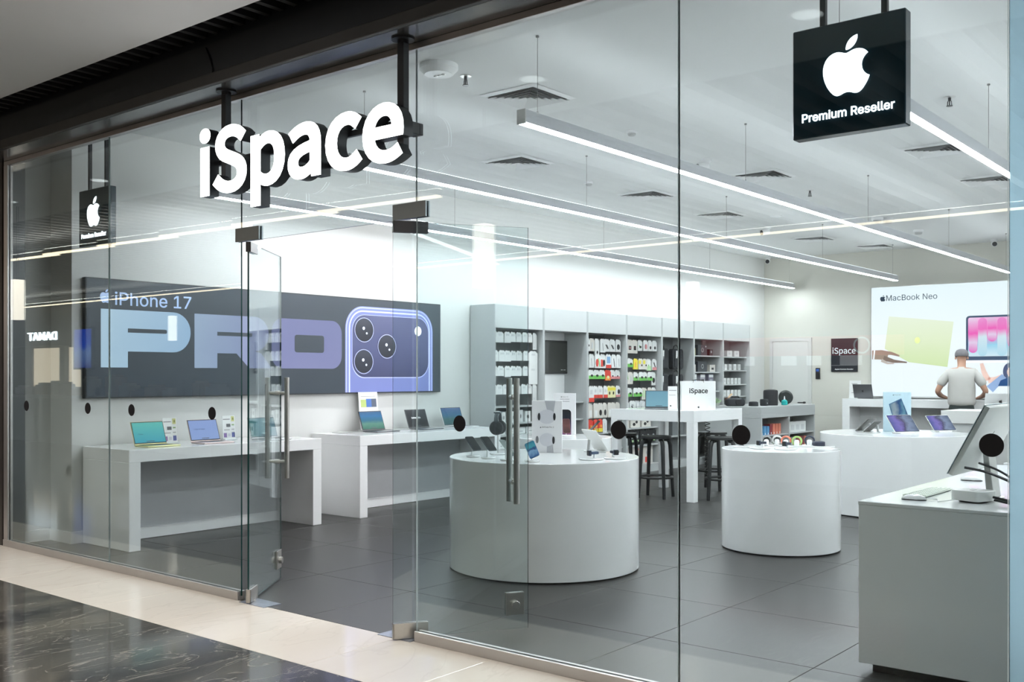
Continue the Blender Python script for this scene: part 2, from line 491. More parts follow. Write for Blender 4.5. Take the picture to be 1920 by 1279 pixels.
# mall shell
struct(box('ceiling_mall', (XA, -2.65, ZM), (XB, -.58, ZM + .3), ceil_w), 'white plaster band of the mall ceiling')
sl = struct(box('ceiling_slats', (XA, YO, ZM + .32), (XB, -2.65, ZM + .4), slat_m), 'dark slatted mall ceiling')
smb = MB().box((-.055, -4.1, 0), (.055, 4.1, .16)).mesh('slat', mat('grey_slat', (.16, .16, .165), .5))
k = 0
for i in range(150):
    xx = XA + .2 + i * .28
    o = obj('slat', smb, sl, (xx, (YO - 2.65) / 2, ZM + .04), (0, 0, R_(0)))
gap = struct(box('ceiling_recess', (XA, -.58, ZM + .22), (XB, -.276, ZM + .3), slat_m), 'black recess between the ceiling and the shopfront beam')
smb2 = MB().box((-.022, -.15, 0), (.022, .15, .12)).mesh('slat', mat('black_slat_metal', (.02, .02, .021), .45))
for i in range(105):
    obj('slat', smb2, gap, (-15.6 + i * .14, -.428, ZM + .06))
struct(box('wall_opposite', (XA, YO - .2, 0), (XB, YO, ZM + .4), mat('opposite_wall', (.10, .10, .10), .6)), 'dark wall of shops across the mall')
struct(box('wall_mall_far', (XA - .2, YO, 0), (XA, 0, ZM + .4), mat('mall_end', (.3, .3, .29), .6)), 'grey end wall of the mall')
struct(box('wall_mall_near', (XB, YO, 0), (XB + .2, 0, ZM + .4), mat('mall_end', (.3, .3, .29), .6)), 'grey end wall of the mall behind the camera')
struct(MB().box((XA, -.02, 0), (XJ - .03, .25, ZM + .4)).build('wall_neighbour', bronze), 'bronze clad wall beside the glass front')
struct(MB().box((XR - .4, -.02, 0), (XB, .25, ZM + .4)).build('wall_neighbour_right', bronze), 'bronze clad wall right of the glass front')
# beam, lip, soffit over the glass
struct(box('trim_1', (XA, -.27, 3.672), (XB, 0.03, 4.1), fascia_m), 'black beam above the shop sign')
struct(box('trim_2', (XA, -.288, 3.595), (XB, -.25, 3.672), lip_m, bevel=.004), 'brown lip under the black beam')
struct(box('trim_3', (XA, -.25, 3.595), (XB, .03, 3.64), soffit_m), 'glossy dark soffit above the glass front')
struct(box('trim_4', (-9.70, -.02, 3.556), (XR - .4, .03, 3.595), alu_rail, bevel=.002), 'aluminium head rail holding the glass panes')
struct(box('trim_5', (-9.70, -.022, 0), (-9.625, .03, 3.556), alu_rail, bevel=.002), 'aluminium jamb at the left end of the glass')
struct(box('trim_6', (XJ, .03, 0), (XJ + .05, .16, 3.6), mat('jamb_inner', (.16, .17, .18), .3)), 'dark inner jamb at the left end of the glass')
for n, (a, b) in enumerate(((-9.70, -6.06), (-4.305, XR - .4))):
    o = MB().box((a, -.030, 0), (b, -.010, .062)).box((a, .012, 0), (b, .034, .062)).box((a, -.010, 0), (b, .012, .03)).build('trim_%d' % (7 + n), alu_rail, bevel=.002)
    struct(o, ['aluminium floor rail under the left panes', 'aluminium floor rail under the right panes'][n])
# glass panes
def pane(a, b, z0, z1, t=.012):
    m = MB(); (x0, y0, _), (x1, y1, _) = (a, -t / 2, 0), (b, t / 2, 0)
    V = [(x0, y0, z0), (x1, y0, z0), (x1, y1, z0), (x0, y1, z0), (x0, y0, z1), (x1, y0, z1), (x1, y1, z1), (x0, y1, z1)]
    m.add(V, [(0, 1, 5, 4), (2, 3, 7, 6)], 0); m.add(V, [(0, 3, 2, 1), (4, 5, 6, 7), (1, 2, 6, 5), (3, 0, 4, 7)], 1)
    return m
for n, (a, b, z0, lab) in enumerate(((-9.625, -7.850, .03, 'leftmost fixed glass pane of the shopfront'), (-7.846, -6.052, .03, 'fixed glass pane left of the open doorway'),
        (-6.052, -4.313, 2.545, 'glass transom above the open doorway'), (-4.309, -2.517, .03, 'fixed glass pane right of the open doorway'), (-2.511, -1.025, .03, 'rightmost clear glass pane of the shopfront'))):
    wn = struct(pane(a, b, z0, 3.57).build('window_%d' % (n + 1), [clear, edge_l if n in (0, 3, 4) else edge_g]), lab)
    if n in (0, 3): box('sealant_joint', (b, -.006, z0), (b + .006, .006, 3.57), edge_l, wn)
wb = struct(pane(-1.02, XR - .4, .03, 3.57).build('window_6', [clear, edge_g]), 'blue backed glass pane at the right end')
box('frosted_film', (-1.02, .0065, .03), (XR - .4, .0075, 3.57), backed, wb)
# door leaves
def door(n, hx, ang, L_, h0, lab):
    e = bpy.data.objects.new('door_%d' % n, None); COL.objects.link(e)
    e.location = (hx * S, 0, 0); e.rotation_euler = (0, 0, ang); struct(e, lab)
    L_ += .03
    pane(h0, L_ - .03, .012, 2.525).build('glass_leaf', [clear, edge_g], e)
    # patch fittings
    for z0, z1, nm in ((.006, .10, 'bottom_patch'), (2.46, 2.53, 'top_patch')):
        MB().box((h0 - .002, -.018, z0), (.115, -.0065, z1)).box((h0 - .002, .0065, z0), (.115, .018, z1)).box((h0 - .002, -.018, z0), (h0 + .006, .018, z1)).build(nm, steel if z0 < 1 else mat('dark_steel', (.09, .09, .095), .3, metal=.8), e, bevel=.0015)
    # lock plate at the free bottom corner
    lx = L_ - .12
    lk = MB().box((lx - .06, -.016, .10), (lx + .06, -.0065, .24)).box((lx - .06, .0065, .10), (lx + .06, .016, .24)).build('lock_plate', steel, e, bevel=.0015)
    MB().cyl((lx, -.04, .165), (lx, .04, .165), .026, n=20).build('lock_cylinder', steel, lk, bevel=.002)
    # pull handle, both sides
    px = L_ - .13
    for sd in (-1, 1):
        MB().cyl((px, sd * .075, .80), (px, sd * .075, 1.58), .019, n=20).build('handle', steel, e, bevel=.002)
    for z in (.93, 1.46):
        MB().cyl((px, -.075, z), (px, .075, z), .012, n=14).cyl((px, -.02, z), (px, .02, z), .018, n=14).build('handle_spacer', steel, e)
    return e
door(1, -5.945, R_(127.5), .81, -.06, 'left glass door leaf swung open into the shop')
d2 = door(2, -4.375, R_(57), .76, -.10, 'right glass door leaf swung open into the shop')
# patch fittings fixed to transom / floor plates at the pivots
for (hx, lab, a, b) in ((-5.945, 'left', -6.10, -5.83), (-4.375, 'right', -4.50, -4.22)):
    t = MB().box((a, -.02, 2.545), (b, -.0065, 2.64)).box((a, .0065, 2.545), (b, .02, 2.64)).build('pivot_fitting', mat('fitting_grey', (.30, .34, .36), .35, metal=.4), bevel=.0015)
    tag(t, 'steel top pivot fitting clamped to the glass over the %s door leaf' % lab, 'door fitting')
    f_ = thing('floor_spring', 'steel floor spring plate under the %s door leaf' % lab, 'floor plate', (hx + (.08 if lab == 'left' else -.08), .02, 0))
    MB().box((-.14, -.075, 0), (.14, .075, .004)).build('cover_plate', mat('worn_steel', (.35, .38, .45), .3, metal=.8, var=.4, scale=25), f_)
    MB().cyl((0.08 if lab == 'right' else -.08, 0, .003), (0.08 if lab == 'right' else -.08, 0, .010), .02, n=16).build('pivot', steel, f_)
# glass clamp between sign and pane
# black round stickers on the glass
dot = MB().cyl((0, -.0075, 0), (0, -.0062, 0), .047, n=36).mesh('glass_sticker', black)
dots = ((-9.279, 'at the far left end of the glass'), (-8.183, 'left of the first pane joint'), (-7.497, 'above the teal laptop screen'), (-6.400, 'above the blue laptop screen'),
        (-3.958, 'right of the open door leaf'), (-2.862, 'before the tall bar table'), (-2.178, 'above the narrow round plinth'), (-1.085, 'in front of the tilted white display'))
for x_, lab in dots: tag(obj('glass_sticker', dot, None, (x_, 0, 1.318)), 'black round safety sticker on the glass ' + lab, 'sticker', 'safety stickers on the shopfront glass')

# ------------------------------------------------------------------ big hanging shop sign
sg = thing('shop_sign', 'large white illuminated letters iSpace hanging before the glass', 'sign', (0, -.15, 0))
fnS = lambda u, v, w_: (u, -w_, v)
V, Fc = text_shape('iSpace', F_SRC, .011, 6)
gl_ = {}
isl = islands(V, Fc)
ext = [(min(V[i][0] for f in g for i in f), max(V[i][0] for f in g for i in f), g) for g in isl]
ext.sort(key=lambda e_: e_[0])
letters = []
for a, b, g in ext:
    for Lr in letters:
        if min(b, Lr[1]) - max(a, Lr[0]) > .5 * (b - a): Lr[2] += g; Lr[0] = min(a, Lr[0]); Lr[1] = max(b, Lr[1]); break
    else: letters.append([a, b, list(g)])
x0 = min(l[0] for l in letters); x1 = max(l[1] for l in letters)
ku = (6.262 - 4.222) / (x1 - x0)
yt = max(v[1] for v in V); yb = min(v[1] for v in V)
kv = (3.335 - 2.727) / (yt - yb)
vz = lambda v: 2.727 + (v - yb) * kv
for a, b, g in letters:
    ids = sorted({i for f in g for i in f}); mp = {i: n for n, i in enumerate(ids)}
    LV = [V[i] for i in ids]; LF = [tuple(mp[i] for i in f) for f in g]
    fn = lambda u, v, w_: (-6.262 + (u - x0) * ku, -w_, vz(v))
    vs_, fs = flat_text(LV, LF, fn, -.03, .048)
    lo = MB().add(vs_, fs).build('letter', blackm, sg)
    vs_, fs = flat_text(LV, LF, fn, .0482, .052)
    MB().add(vs_, fs).build('letter_face', sign_on, lo)
for z_ in (3.10, 2.93): box('rail', (-6.2, .03, z_ - .018), (-4.3, .055, z_ + .018), blackm, sg)
for x_ in (-6.07, -4.31):
    rd = box('rod', (x_ - .026, .012, 2.9), (x_ + .026, .056, 3.595), blackm, sg)
    MB().cyl((x_, .034, 3.585), (x_, .034, 3.596), .07, n=24).cyl((x_, .034, 3.565), (x_, .034, 3.585), .034, n=16).build('flange', blackm, rd)
MB().box((-4.36, .02, 3.03), (-4.25, .115, 3.10)).box((-4.33, .115, 3.03), (-4.25, .145, 3.10)).build('glass_clamp', blackm, sg, bevel=.003)

MB().tube([(-6.02, -.125, 3.62), (-6.0, -.128, 3.70), (-6.03, -.128, 3.78), (-6.08, -.125, 3.86)], .006, 6).build('supply_cable', black, sg)
# ------------------------------------------------------------------ square hanging signs
def hang_sign(xc, yc, z0, lab, ceil=3.99):
    e = thing('hanging_sign', lab, 'sign', (xc, yc, z0))
    hw = .262; H = .512
    box('box', (-hw, 0, 0), (hw, .07, H), mat('sign_box_black', (.008, .034, .052), .2), e, bevel=.004)
    emblem(MB(), lambda u, v, w_: (u, -w_, v), -.005, .305, .265, .0005, .004).build('logo', sign_on2, e)
    text('lettering', 'Premium Reseller', lambda u, v, w_: (u, -w_, v), 0, .075, sign_on2, e, width=.43, center=True, bold=.012, d=(.0005, .004))
    for sx in (-.125, .16):
        box('hanger', (sx - .013, .02, H), (sx + .013, .046, ceil - z0), blackm, e)
    return e
hang_sign(-1.748, .19, 2.709, 'black square sign with glowing fruit logo, Premium Reseller, at upper right')
hang_sign(-8.71, .33, 2.768, 'small black square sign with glowing fruit logo, Premium Reseller, far left', 3.99)

# ================================================================== LAMPS AND CEILING
fnY = lambda Y: (lambda u, v, w_: (u, Y - w_, v))        # prints facing the mall
fnX = lambda X: (lambda u, v, w_: (X + w_, u, v))        # prints on the left wall
def linear_lamp(x_, y0, y1, lab):
    e = thing('linear_lamp', lab, 'lamp', (x_, y0, 3.34), 0, 'linear lamps under the shop ceiling')
    L_ = y1 - y0
    MB().box((-.034, 0, .010), (.034, L_, .10)).build('housing', mat('lamp_housing', (.62, .63, .66), .4, metal=.2), e, bevel=.002)
    box('diffuser', (-.026, .004, 0), (.026, L_ - .004, .012), led_on, e)
    box('upper_diffuser', (-.025, .02, .100), (.025, L_ - .02, .103), led_up, e)
    for yy in (0, L_): box('end_cap', (-.037, yy - .006, .0), (.037, yy + .006, .101), alu, e)
    n = 5
    for i in range(n):
        yy = .18 + (L_ - .36) * i / (n - 1)
        MB().cyl((0, yy, .10), (0, yy, .657), .0022, n=5).cyl((0, yy, .645), (0, yy, .657), .012, n=8).cyl((0, yy, .10), (0, yy, .12), .008, n=8).build('wire', mat('steel_wire', (.3, .3, .3), .4, metal=.6), e)
linear_lamp(-8.56, 1.50, 15.06, 'long white linear lamp above the left wall desks')
linear_lamp(-6.39, 1.30, 14.70, 'long white linear lamp second from the left wall')
linear_lamp(-4.40, 1.12, 14.43, 'long white linear lamp third from the left wall, nearest end in view')
linear_lamp(-2.25, 1.20, 14.40, 'long white linear lamp passing behind the right square sign')
linear_lamp(-.15, 1.20, 14.40, 'long white linear lamp by the right wall')

def air_vent(x_, y_, lab, s_=.30):
    e = thing('air_vent', lab, 'air vent', (x_, y_, ZC), 0, 'square air vents in the shop ceiling')
    def ring(a, b, za, zb):
        V_ = [(-a, -a, za), (a, -a, za), (a, a, za), (-a, a, za), (-b, -b, zb), (b, -b, zb), (b, b, zb), (-b, b, zb)]
        return MB().add(V_, [(i, (i + 1) % 4, 4 + (i + 1) % 4, 4 + i) for i in range(4)])
    MB().box((-s_ + .03, -s_ + .03, -.004), (s_ - .03, s_ - .03, -.002)).build('backing', mat('vent_dark', (.10, .10, .10), .8), e)
    ring(s_, s_ - .04, -.004, -.020).build('frame', satin, e)
    for i in range(5):
        a = s_ - .055 - i * .046
        ring(a, a - .034, -.028, -.006).build('louvre', satin, e)
for x_, y_, lab in ((-5.43, 2.49, 'square louvred ceiling vent nearest the glass, above the lamp end'), (-7.19, 4.53, 'square louvred ceiling vent right of the hanging letters'), (-7.16, 7.23, 'square louvred ceiling vent third along the left row'),
        (-7.19, 9.35, 'square louvred ceiling vent fourth along the left row'), (-5.38, 6.97, 'square louvred ceiling vent behind the third lamp, mid ceiling'), (-7.18, 12.8, 'square louvred ceiling vent far along the left row'),
        (-3.34, 6.85, 'square louvred ceiling vent just right of the square sign'), (-3.37, 8.99, 'square louvred ceiling vent beside the far end of the right lamp'), (-6.72, 14.5, 'square louvred ceiling vent nearest the back wall'),
        (-1.62, 4.35, 'square louvred ceiling vent at the upper right corner')):
    air_vent(x_, y_, lab)
def detector(x_, y_, lab, k=1):
    e = thing('smoke_detector', lab, 'detector', (x_, y_, ZC))
    MB().lathe([(.055 * k, 0), (.055 * k, -.02 * k), (.045 * k, -.028 * k)], 24).build('base', satin, e)
    MB().lathe([(.040 * k, -.028 * k), (.040 * k, -.040 * k), (.03 * k, -.052 * k), (0.0, -.055 * k)], 24).build('sensor', mat('detector_grey', (.5, .5, .5), .5), e)
def sprinkler(x_, y_, lab):
    e = thing('sprinkler', lab, 'sprinkler', (x_, y_, ZC))
    MB().lathe([(.05, 0), (.045, -.006), (.0, -.006)], 20).build('rosette', alu, e)
    MB().cyl((0, 0, 0), (0, 0, -.035), .013, n=10).cyl((-.014, 0, -.035), (-.018, 0, -.075), .004, n=6).cyl((.014, 0, -.035), (.018, 0, -.075), .004, n=6).cyl((0, 0, -.035), (0, 0, -.075), .006, n=6, mi=0).build('frame_arms', mat('dark_steel', (.09, .09, .095), .3, metal=.8), e)
    MB().cyl((0, 0, -.075), (0, 0, -.08), .026, n=14).build('deflector', mat('dark_steel', (.09, .09, .095), .3, metal=.8), e)
def camera_dome(x_, y_, lab, rz=0):
    e = thing('security_camera', lab, 'camera', (x_, y_, ZC), rz)
    MB().lathe([(.055, 0), (.055, -.03), (.03, -.05)], 20).build('mount', satin, e)
    MB().cyl((0, .02, -.075), (0, -.10, -.10), .045, .05, n=20).build('body', satin, e, bevel=.004)
    MB().cyl((0, -.1, -.10), (0, -.112, -.1025), .04, n=20).build('lens', black, e)
e = thing('emergency_lamp', 'round white emergency lamp on the ceiling near the glass', 'lamp', (-5.415, 1.36, ZC))
MB().lathe([(.15, 0), (.15, -.035), (.11, -.075), (0, -.078)], 32).build('body', satin, e)
for i in range(3): MB().lathe([(.018, 0), (.014, -.006), (0, -.008)], 12, (-.04 + .04 * i, .01, -.077)).build('lens', alu, e)
sprinkler(-5.44, 1.70, 'steel ceiling sprinkler beside the round emergency lamp')
sprinkler(-2.62, 4.81, 'steel ceiling sprinkler right of the square sign')
sprinkler(-5.35, 8.30, 'small steel ceiling sprinkler in mid ceiling')
detector(-5.40, 4.10, 'white round smoke detector near the third lamp')
detector(-7.24, 6.00, 'white round smoke detector above the second lamp')
detector(-5.48, 11.14, 'left one of two white detectors side by side', 1.6)
detector(-5.37, 11.30, 'right one of two white detectors side by side', 1.6)
detector(-5.42, 12.9, 'white detector above the far end of the third lamp', 1.5)
camera_dome(-5.46, 5.73, 'white ceiling camera beside a lamp wire in mid ceiling', R_(-40))
camera_dome(-7.19, 10.97, 'small white ceiling camera far along the left vents', R_(-40))
camera_dome(-4.75, 14.9, 'small dark-lensed camera near the back wall ceiling edge', R_(20))
camera_dome(-9.05, 14.95, 'small camera in the far left ceiling corner', R_(20))
for x_, y_, lab in ((-6.62, 10.05, 'small round recessed downlight left of the ceiling camera'), (-6.2, 11.0, 'small round recessed downlight behind the ceiling camera'), (-3.3, 9.75, 'small round recessed downlight at the right edge')):
    e = thing('downlight', lab, 'lamp', (x_, y_, ZC))
    MB().lathe([(.09, 0), (.085, -.006), (.07, -.006)], 24).build('ring', satin, e)
    MB().lathe([(.07, -.004), (0, -.005)], 24).build('lens', mat('downlight_on', (1, .98, .95), .5, emit=6, var=0), e)

# ================================================================== ACROSS THE MALL (seen mirrored in the glass, plus added unseen lamps)
def mall_lamp(pts, lab, on=None):
    e = thing('linear_lamp', lab, 'lamp', (pts[0][0], pts[0][1], 3.6), 0, 'warm linear lamps of the mall')
    ox, oy = pts[0]
    for i in range(len(pts) - 1):
        (ax, ay), (bx, by) = pts[i], pts[i + 1]
        L_ = math.hypot(bx - ax, by - ay); a = math.atan2(by - ay, bx - ax)
        s_ = MB().at((ax - ox, ay - oy, 0), (0, 0, a)).box((0, -.05, .02), (L_, .05, .09)).build('housing', blackm, e)
        MB().at((ax - ox, ay - oy, 0), (0, 0, a)).box((0, -.045, 0), (L_, .045, .02)).build('diffuser', on or warm_on, s_)
        MB().at((ax - ox, ay - oy, 0), (0, 0, a)).box((0, -.04, .09), (L_, .04, .094)).build('upper_diffuser', mat('added_uplight', (1, .92, .82), .5, emit=16, var=0), s_)  # added upward glow to brighten the mall ceiling
    return e
mall_lamp([(6, -8.9), (-3, -9.0), (-14, -9.3), (-19.6, -9.75), (-33, -9.9)], 'long warm linear lamp across the mall, mirrored in the glass')
zz = -18.5
n = 0
while zz < -8:
    mall_lamp([(zz, -3.82 - .0 * n), (zz + 1.9, -3.95)], 'short warm linear lamp of the zigzag row above the walkway, %s from the far end' % ['first', 'second', 'third', 'fourth', 'fifth', 'sixth', 'seventh'][n]); zz += 1.75; n += 1
for n, y_ in enumerate((-2.9, -4.9, -6.9, -8.4)):  # added lamps, out of view, for fill light from behind the camera
    mall_lamp([((-1, -1.5, -2, -2.4)[n], y_), (7.6, y_)], 'added unseen fill lamp over the walkway right of the camera, %s from the glass' % ('first', 'second', 'third', 'fourth')[n], mat('fill_lamp', (1, .95, .88), .5, emit=7, var=0))
def pendant(x_, y_, lab):
    e = thing('pendant_lamp', lab, 'lamp', (x_, y_, 2.34))
    box('shade', (-.07, -.07, 0), (.07, .07, .54), mat('pendant_glow', (1, .86, .72), .5, emit=2.2, var=0), e, bevel=.01)
    MB().cyl((0, 0, .54), (0, 0, ZM - 2.34 + .04), .006, n=6).build('cord', black, e)
pendant(-5.65, -2.17, 'tall glowing pendant lamp over the walkway by the doorway')
pendant(-13.8, -2.0, 'tall glowing pendant lamp far down the walkway')
pendant(-6.9, -8.0, 'tall glowing pendant lamp before the red kiosk')
pendant(-19.6, -8.0, 'tall glowing pendant lamp before the far shop')
# added, unseen downlights in the plaster band to brighten the cream floor
def fill_down(x_, lab):
    e = thing('added_downlight', lab, 'lamp', (x_, -1.75, ZM), 0, 'added downlights over the cream floor')
    MB().lathe([(.125, 0), (.125, -.006), (.10, -.004), (.095, 0.0)], 28).build('trim_ring', satin, e)
    MB().lathe([(.094, -.003), (0, -.002)], 28).build('lens', mat('added_lens', (.8, .8, .78), .4, emit=1.5, var=0), e)
    l = bpy.data.lights.new('fill_spot', 'SPOT'); l.energy = 105; l.spot_size = R_(118); l.spot_blend = .7; l.shadow_soft_size = .06; l.color = (1, .955, .90)
    lo = bpy.data.objects.new('bulb', l); COL.objects.link(lo); lo.parent = e; lo.location = (0, 0, -.02)  # added light, placed to brighten the floor below
for n, x_ in enumerate((-16.0, -13.5, -11.2, -9.0, -6.9, -4.8, -2.6)):
    fill_down(x_, 'added unseen downlight over the cream floor, %s from the far end' % ('first', 'second', 'third', 'fourth', 'fifth', 'sixth', 'seventh')[n])
# bulkhead and lit shop windows
sh = thing('opposite_shop', 'dark shop across the mall with warm lit windows and DAMAT sign', 'shop', (-29.3, YO, 0))
box('bulkhead', (-4.6, 0, 2.45), (1.75, .35, 3.5), mat('bulkhead_dark', (.045, .05, .05), .5), sh)
for a, b in ((-1.5, .1), (.65, 1.5)): box('window', (a, .02, 1.2), (b, .06, 2.40), warm_panel, sh)
for a in (-1.8, .2, 1.45): box('pillar', (a, 0, 0), (a + .3, .12, 2.45), mat('shop_pillar', (.12, .12, .11), .6), sh)
text('lettering', 'DAMAT', lambda u, v, w_: (-u, .35 + w_, v), -.52, 2.62, mat('damat_on', (.9, .95, 1), .5, emit=6, var=0), sh, width=1.75, height=.24, font='S', bold=.004, d=(.0, .03))
sc_ = thing('poster_screen', 'tall blue lit screen standing across the mall', 'screen', (-26.95, YO + .45, 1.75))
MB().box((-.5, 0, 0), (.5, .1, 1.15)).box((-.05, .02, -1.75), (.05, .08, 0)).build('casing', black, sc_)
box('display', (-.46, .1, .04), (.46, .104, 1.11), screen('blue_screen', [(0, '1238b0'), (.4, '8fb4ff'), (.6, '1560ff'), (1, '0a50f0')], 1.0, 2, .5, 3), sc_)
kb = thing('kiosk', 'long pale kiosk counter with goods standing in the mall walkway', 'kiosk', (-21.5, -7.6, 0))
box('counter', (-4.5, -.4, 0), (4.5, .4, 1.05), mat('kiosk_grey', (.35, .36, .34), .5), kb, bevel=.01)
box('worktop', (-4.6, -.45, 1.05), (4.6, .45, 1.12), mat('kiosk_top', (.5, .5, .48), .4), kb, bevel=.01)
gm = [mat('goods_a', (.5, .5, .48), .6), mat('goods_b', (.12, .12, .12), .6), mat('goods_c', (.35, .22, .12), .6)]
for i in range(16):
    a = random.uniform(.1, .28); hgt = random.uniform(.12, .45)
    o = MB().box((-a, -.15, 0), (a, .15, hgt)).box((-a * .7, -.1, hgt), (a * .7, .1, hgt + .05)).build('goods_carton', gm[i % 3], None, (-25.6 + i * .55, -7.6, 1.12), bevel=.01)
    tag(o, '%s carton of goods, %s along the mall kiosk counter' % (['pale', 'dark', 'brown'][i % 3], ['first', 'second', 'third', 'fourth', 'fifth', 'sixth', 'seventh', 'eighth', 'ninth', 'tenth', 'eleventh', 'twelfth', 'thirteenth', 'fourteenth', 'fifteenth', 'sixteenth'][i]), 'carton', 'cartons on the mall kiosk')
rk = thing('red_kiosk', 'kiosk with red header board across the mall', 'kiosk', (-6.2, YO + .4, 0))
box('header', (-1.6, 0, 1.88), (1.5, .12, 2.16), mat('kiosk_red', (.55, .02, .03), .4, emit=.3), rk)
box('stall', (-1.6, -.3, 0), (1.5, .1, 1.0), mat('kiosk_grey', (.35, .36, .34), .5), rk)
for a in (-1.6, 1.44): box('post', (a, 0, 1.0), (a + .06, .08, 1.88), grey_d, rk)
for i, (a, b) in enumerate(((-.9, .14), (-.3, .22), (.1, .2), (.6, .3))):
    box('lit_panel', (a, -.02, 1.74), (a + b, .04, 1.88), mat('panel_glow', (1, 1, 1), .5, emit=.45, var=0), rk)
MB().tube([(.95 + .11 * math.cos(t * PI / 12), .125, 2.02 + .11 * math.sin(t * PI / 12)) for t in range(24)], .012, 6, closed=True).build('ring_emblem', mat('panel_glow', (1, 1, 1), .5, emit=.45, var=0), rk)

# ================================================================== FURNITURE
HT = .92                        # table height
HB = 1.15                       # bar height
def wall_desk(y0, y1, lab):
    e = thing('wall_desk', lab, 'desk', (XL + .017, y0, 0), 0)
    D = XL + .017 - (-8.46); D = -D; L_ = y1 - y0; t = .115
    box('top', (0, 0, HT - t), (D, L_, HT), gloss, e, bevel=.003)
    box('side_panel', (0, 0, 0), (D, t, HT - t), gloss, e, bevel=.003)
    box('side_panel', (0, L_ - t, 0), (D, L_, HT - t), gloss, e, bevel=.003)
    box('back_panel', (.19, t, .11), (.215, L_ - t, HT - t), mat('shaded_gloss', (.52, .525, .54), .12, coat=.3), e)  # white panel; the shade under the desk is put into its grey
    box('plinth', (.18, t, 0.004), (.235, L_ - t, .11), gloss, e)
    return e
wall_desk(.53, 2.76, 'white gloss desk against the left wall nearest the glass')
wall_desk(3.31, 5.75, 'white gloss desk against the left wall beyond the open door leaf')
def drum(x_, y_, r, lab, h=HT):
    e = thing('round_plinth', lab, 'display table', (x_, y_, 0))
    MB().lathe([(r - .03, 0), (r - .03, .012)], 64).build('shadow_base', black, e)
    MB().lathe([(r - .004, .012), (r, .016), (r, h - .016)], 96).build('body', gloss, e)
    MB().lathe([(r, h - .016), (r, h - .004), (r - .004, h), (0, h)], 96).build('top', gloss, e)
    return e
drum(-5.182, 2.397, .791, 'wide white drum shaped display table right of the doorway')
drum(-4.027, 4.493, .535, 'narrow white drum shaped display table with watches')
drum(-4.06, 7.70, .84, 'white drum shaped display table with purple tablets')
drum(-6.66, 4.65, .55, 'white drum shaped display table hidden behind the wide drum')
# right hand desk, near
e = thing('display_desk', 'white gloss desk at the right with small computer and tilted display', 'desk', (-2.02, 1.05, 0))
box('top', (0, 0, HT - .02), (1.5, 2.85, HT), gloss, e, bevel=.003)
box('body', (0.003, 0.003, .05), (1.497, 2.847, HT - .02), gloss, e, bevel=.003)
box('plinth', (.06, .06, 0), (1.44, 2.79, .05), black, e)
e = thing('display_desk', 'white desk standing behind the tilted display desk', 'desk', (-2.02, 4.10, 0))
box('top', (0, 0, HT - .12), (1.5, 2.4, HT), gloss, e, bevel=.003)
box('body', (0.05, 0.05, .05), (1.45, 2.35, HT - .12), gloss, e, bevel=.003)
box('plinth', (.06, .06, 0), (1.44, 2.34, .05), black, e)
# bar table
def bar_table(x0, x1, y0, y1, lab):
    e = thing('bar_table', lab, 'table', (x0, y0, 0)); L_, D = x1 - x0, y1 - y0; t = .145; g = .105
    box('top', (0, 0, HB - t), (L_, D, HB), gloss, e, bevel=.003)
    for a in (0, L_ - g):
        for b in (0, D - g): box('leg', (a, b, 0), (a + g, b + g, HB - t), gloss, e, bevel=.003)
bar_table(-7.50, -6.26, 6.88, 8.20, 'white bar table with paper bag and laptop on top')
def stool(x_, y_, rz, lab):
    e = thing('bar_stool', lab, 'stool', (x_, y_, 0), rz, 'black bar stools at the white bar table')
    wood = mat('black_stained_wood', (.016, .017, .018), .4, var=.2, scale=20)
    MB().lathe([(.185, .77), (.2, .775), (.2, .80), (.195, .805), (0, .807)], 36).build('seat', wood, e)
    for k in range(4):
        a = PI / 4 + k * PI / 2; c, s_ = math.cos(a), math.sin(a)
        P_ = [(c * .12, s_ * .12, .755), (c * .165, s_ * .165, .752), (c * .19, s_ * .19, .73), (c * .205, s_ * .205, .68), (c * .225, s_ * .225, .35), (c * .25, s_ * .25, 0.002)]
        m_ = MB(); m_.tube(P_, [.022, .024, .026, .026, .024, .021], 8); m_.build('leg', wood, e)
    MB().tube([(.215 * math.cos(t * PI / 16), .215 * math.sin(t * PI / 16), .27) for t in range(32)], .016, 8, closed=True).build('foot_ring', wood, e)
stool(-6.93, 7.08, .2, 'black round bar stool under the near side of the bar table')
stool(-6.15, 7.42, .5, 'black round bar stool at the right side of the bar table')
stool(-6.80, 8.38, .1, 'black round bar stool at the far side of the bar table')
stool(-7.62, 7.36, .3, 'black round bar stool at the left side of the bar table')
# back wall bar desk
e = thing('back_desk', 'white bar height desk along the back wall under the lit poster', 'desk', (-7.35, 14.55, 0))
box('top', (0, 0, HB - .15), (6.2, .72, HB), gloss, e, bevel=.003)
box('side_panel', (0, 0, 0), (.14, .72, HB - .15), gloss, e, bevel=.003)
box('side_panel', (6.06, 0, 0), (6.2, .72, HB - .15), gloss, e, bevel=.003)
box('back_panel', (.14, .55, 0), (6.06, .58, HB - .15), satin, e)
# service counter
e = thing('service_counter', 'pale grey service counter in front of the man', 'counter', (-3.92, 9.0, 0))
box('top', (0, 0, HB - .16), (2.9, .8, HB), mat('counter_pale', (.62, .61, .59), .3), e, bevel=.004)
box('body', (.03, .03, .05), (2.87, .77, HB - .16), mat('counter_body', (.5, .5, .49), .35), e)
box('plinth', (.07, .07, 0), (2.83, .73, .05), black, e)

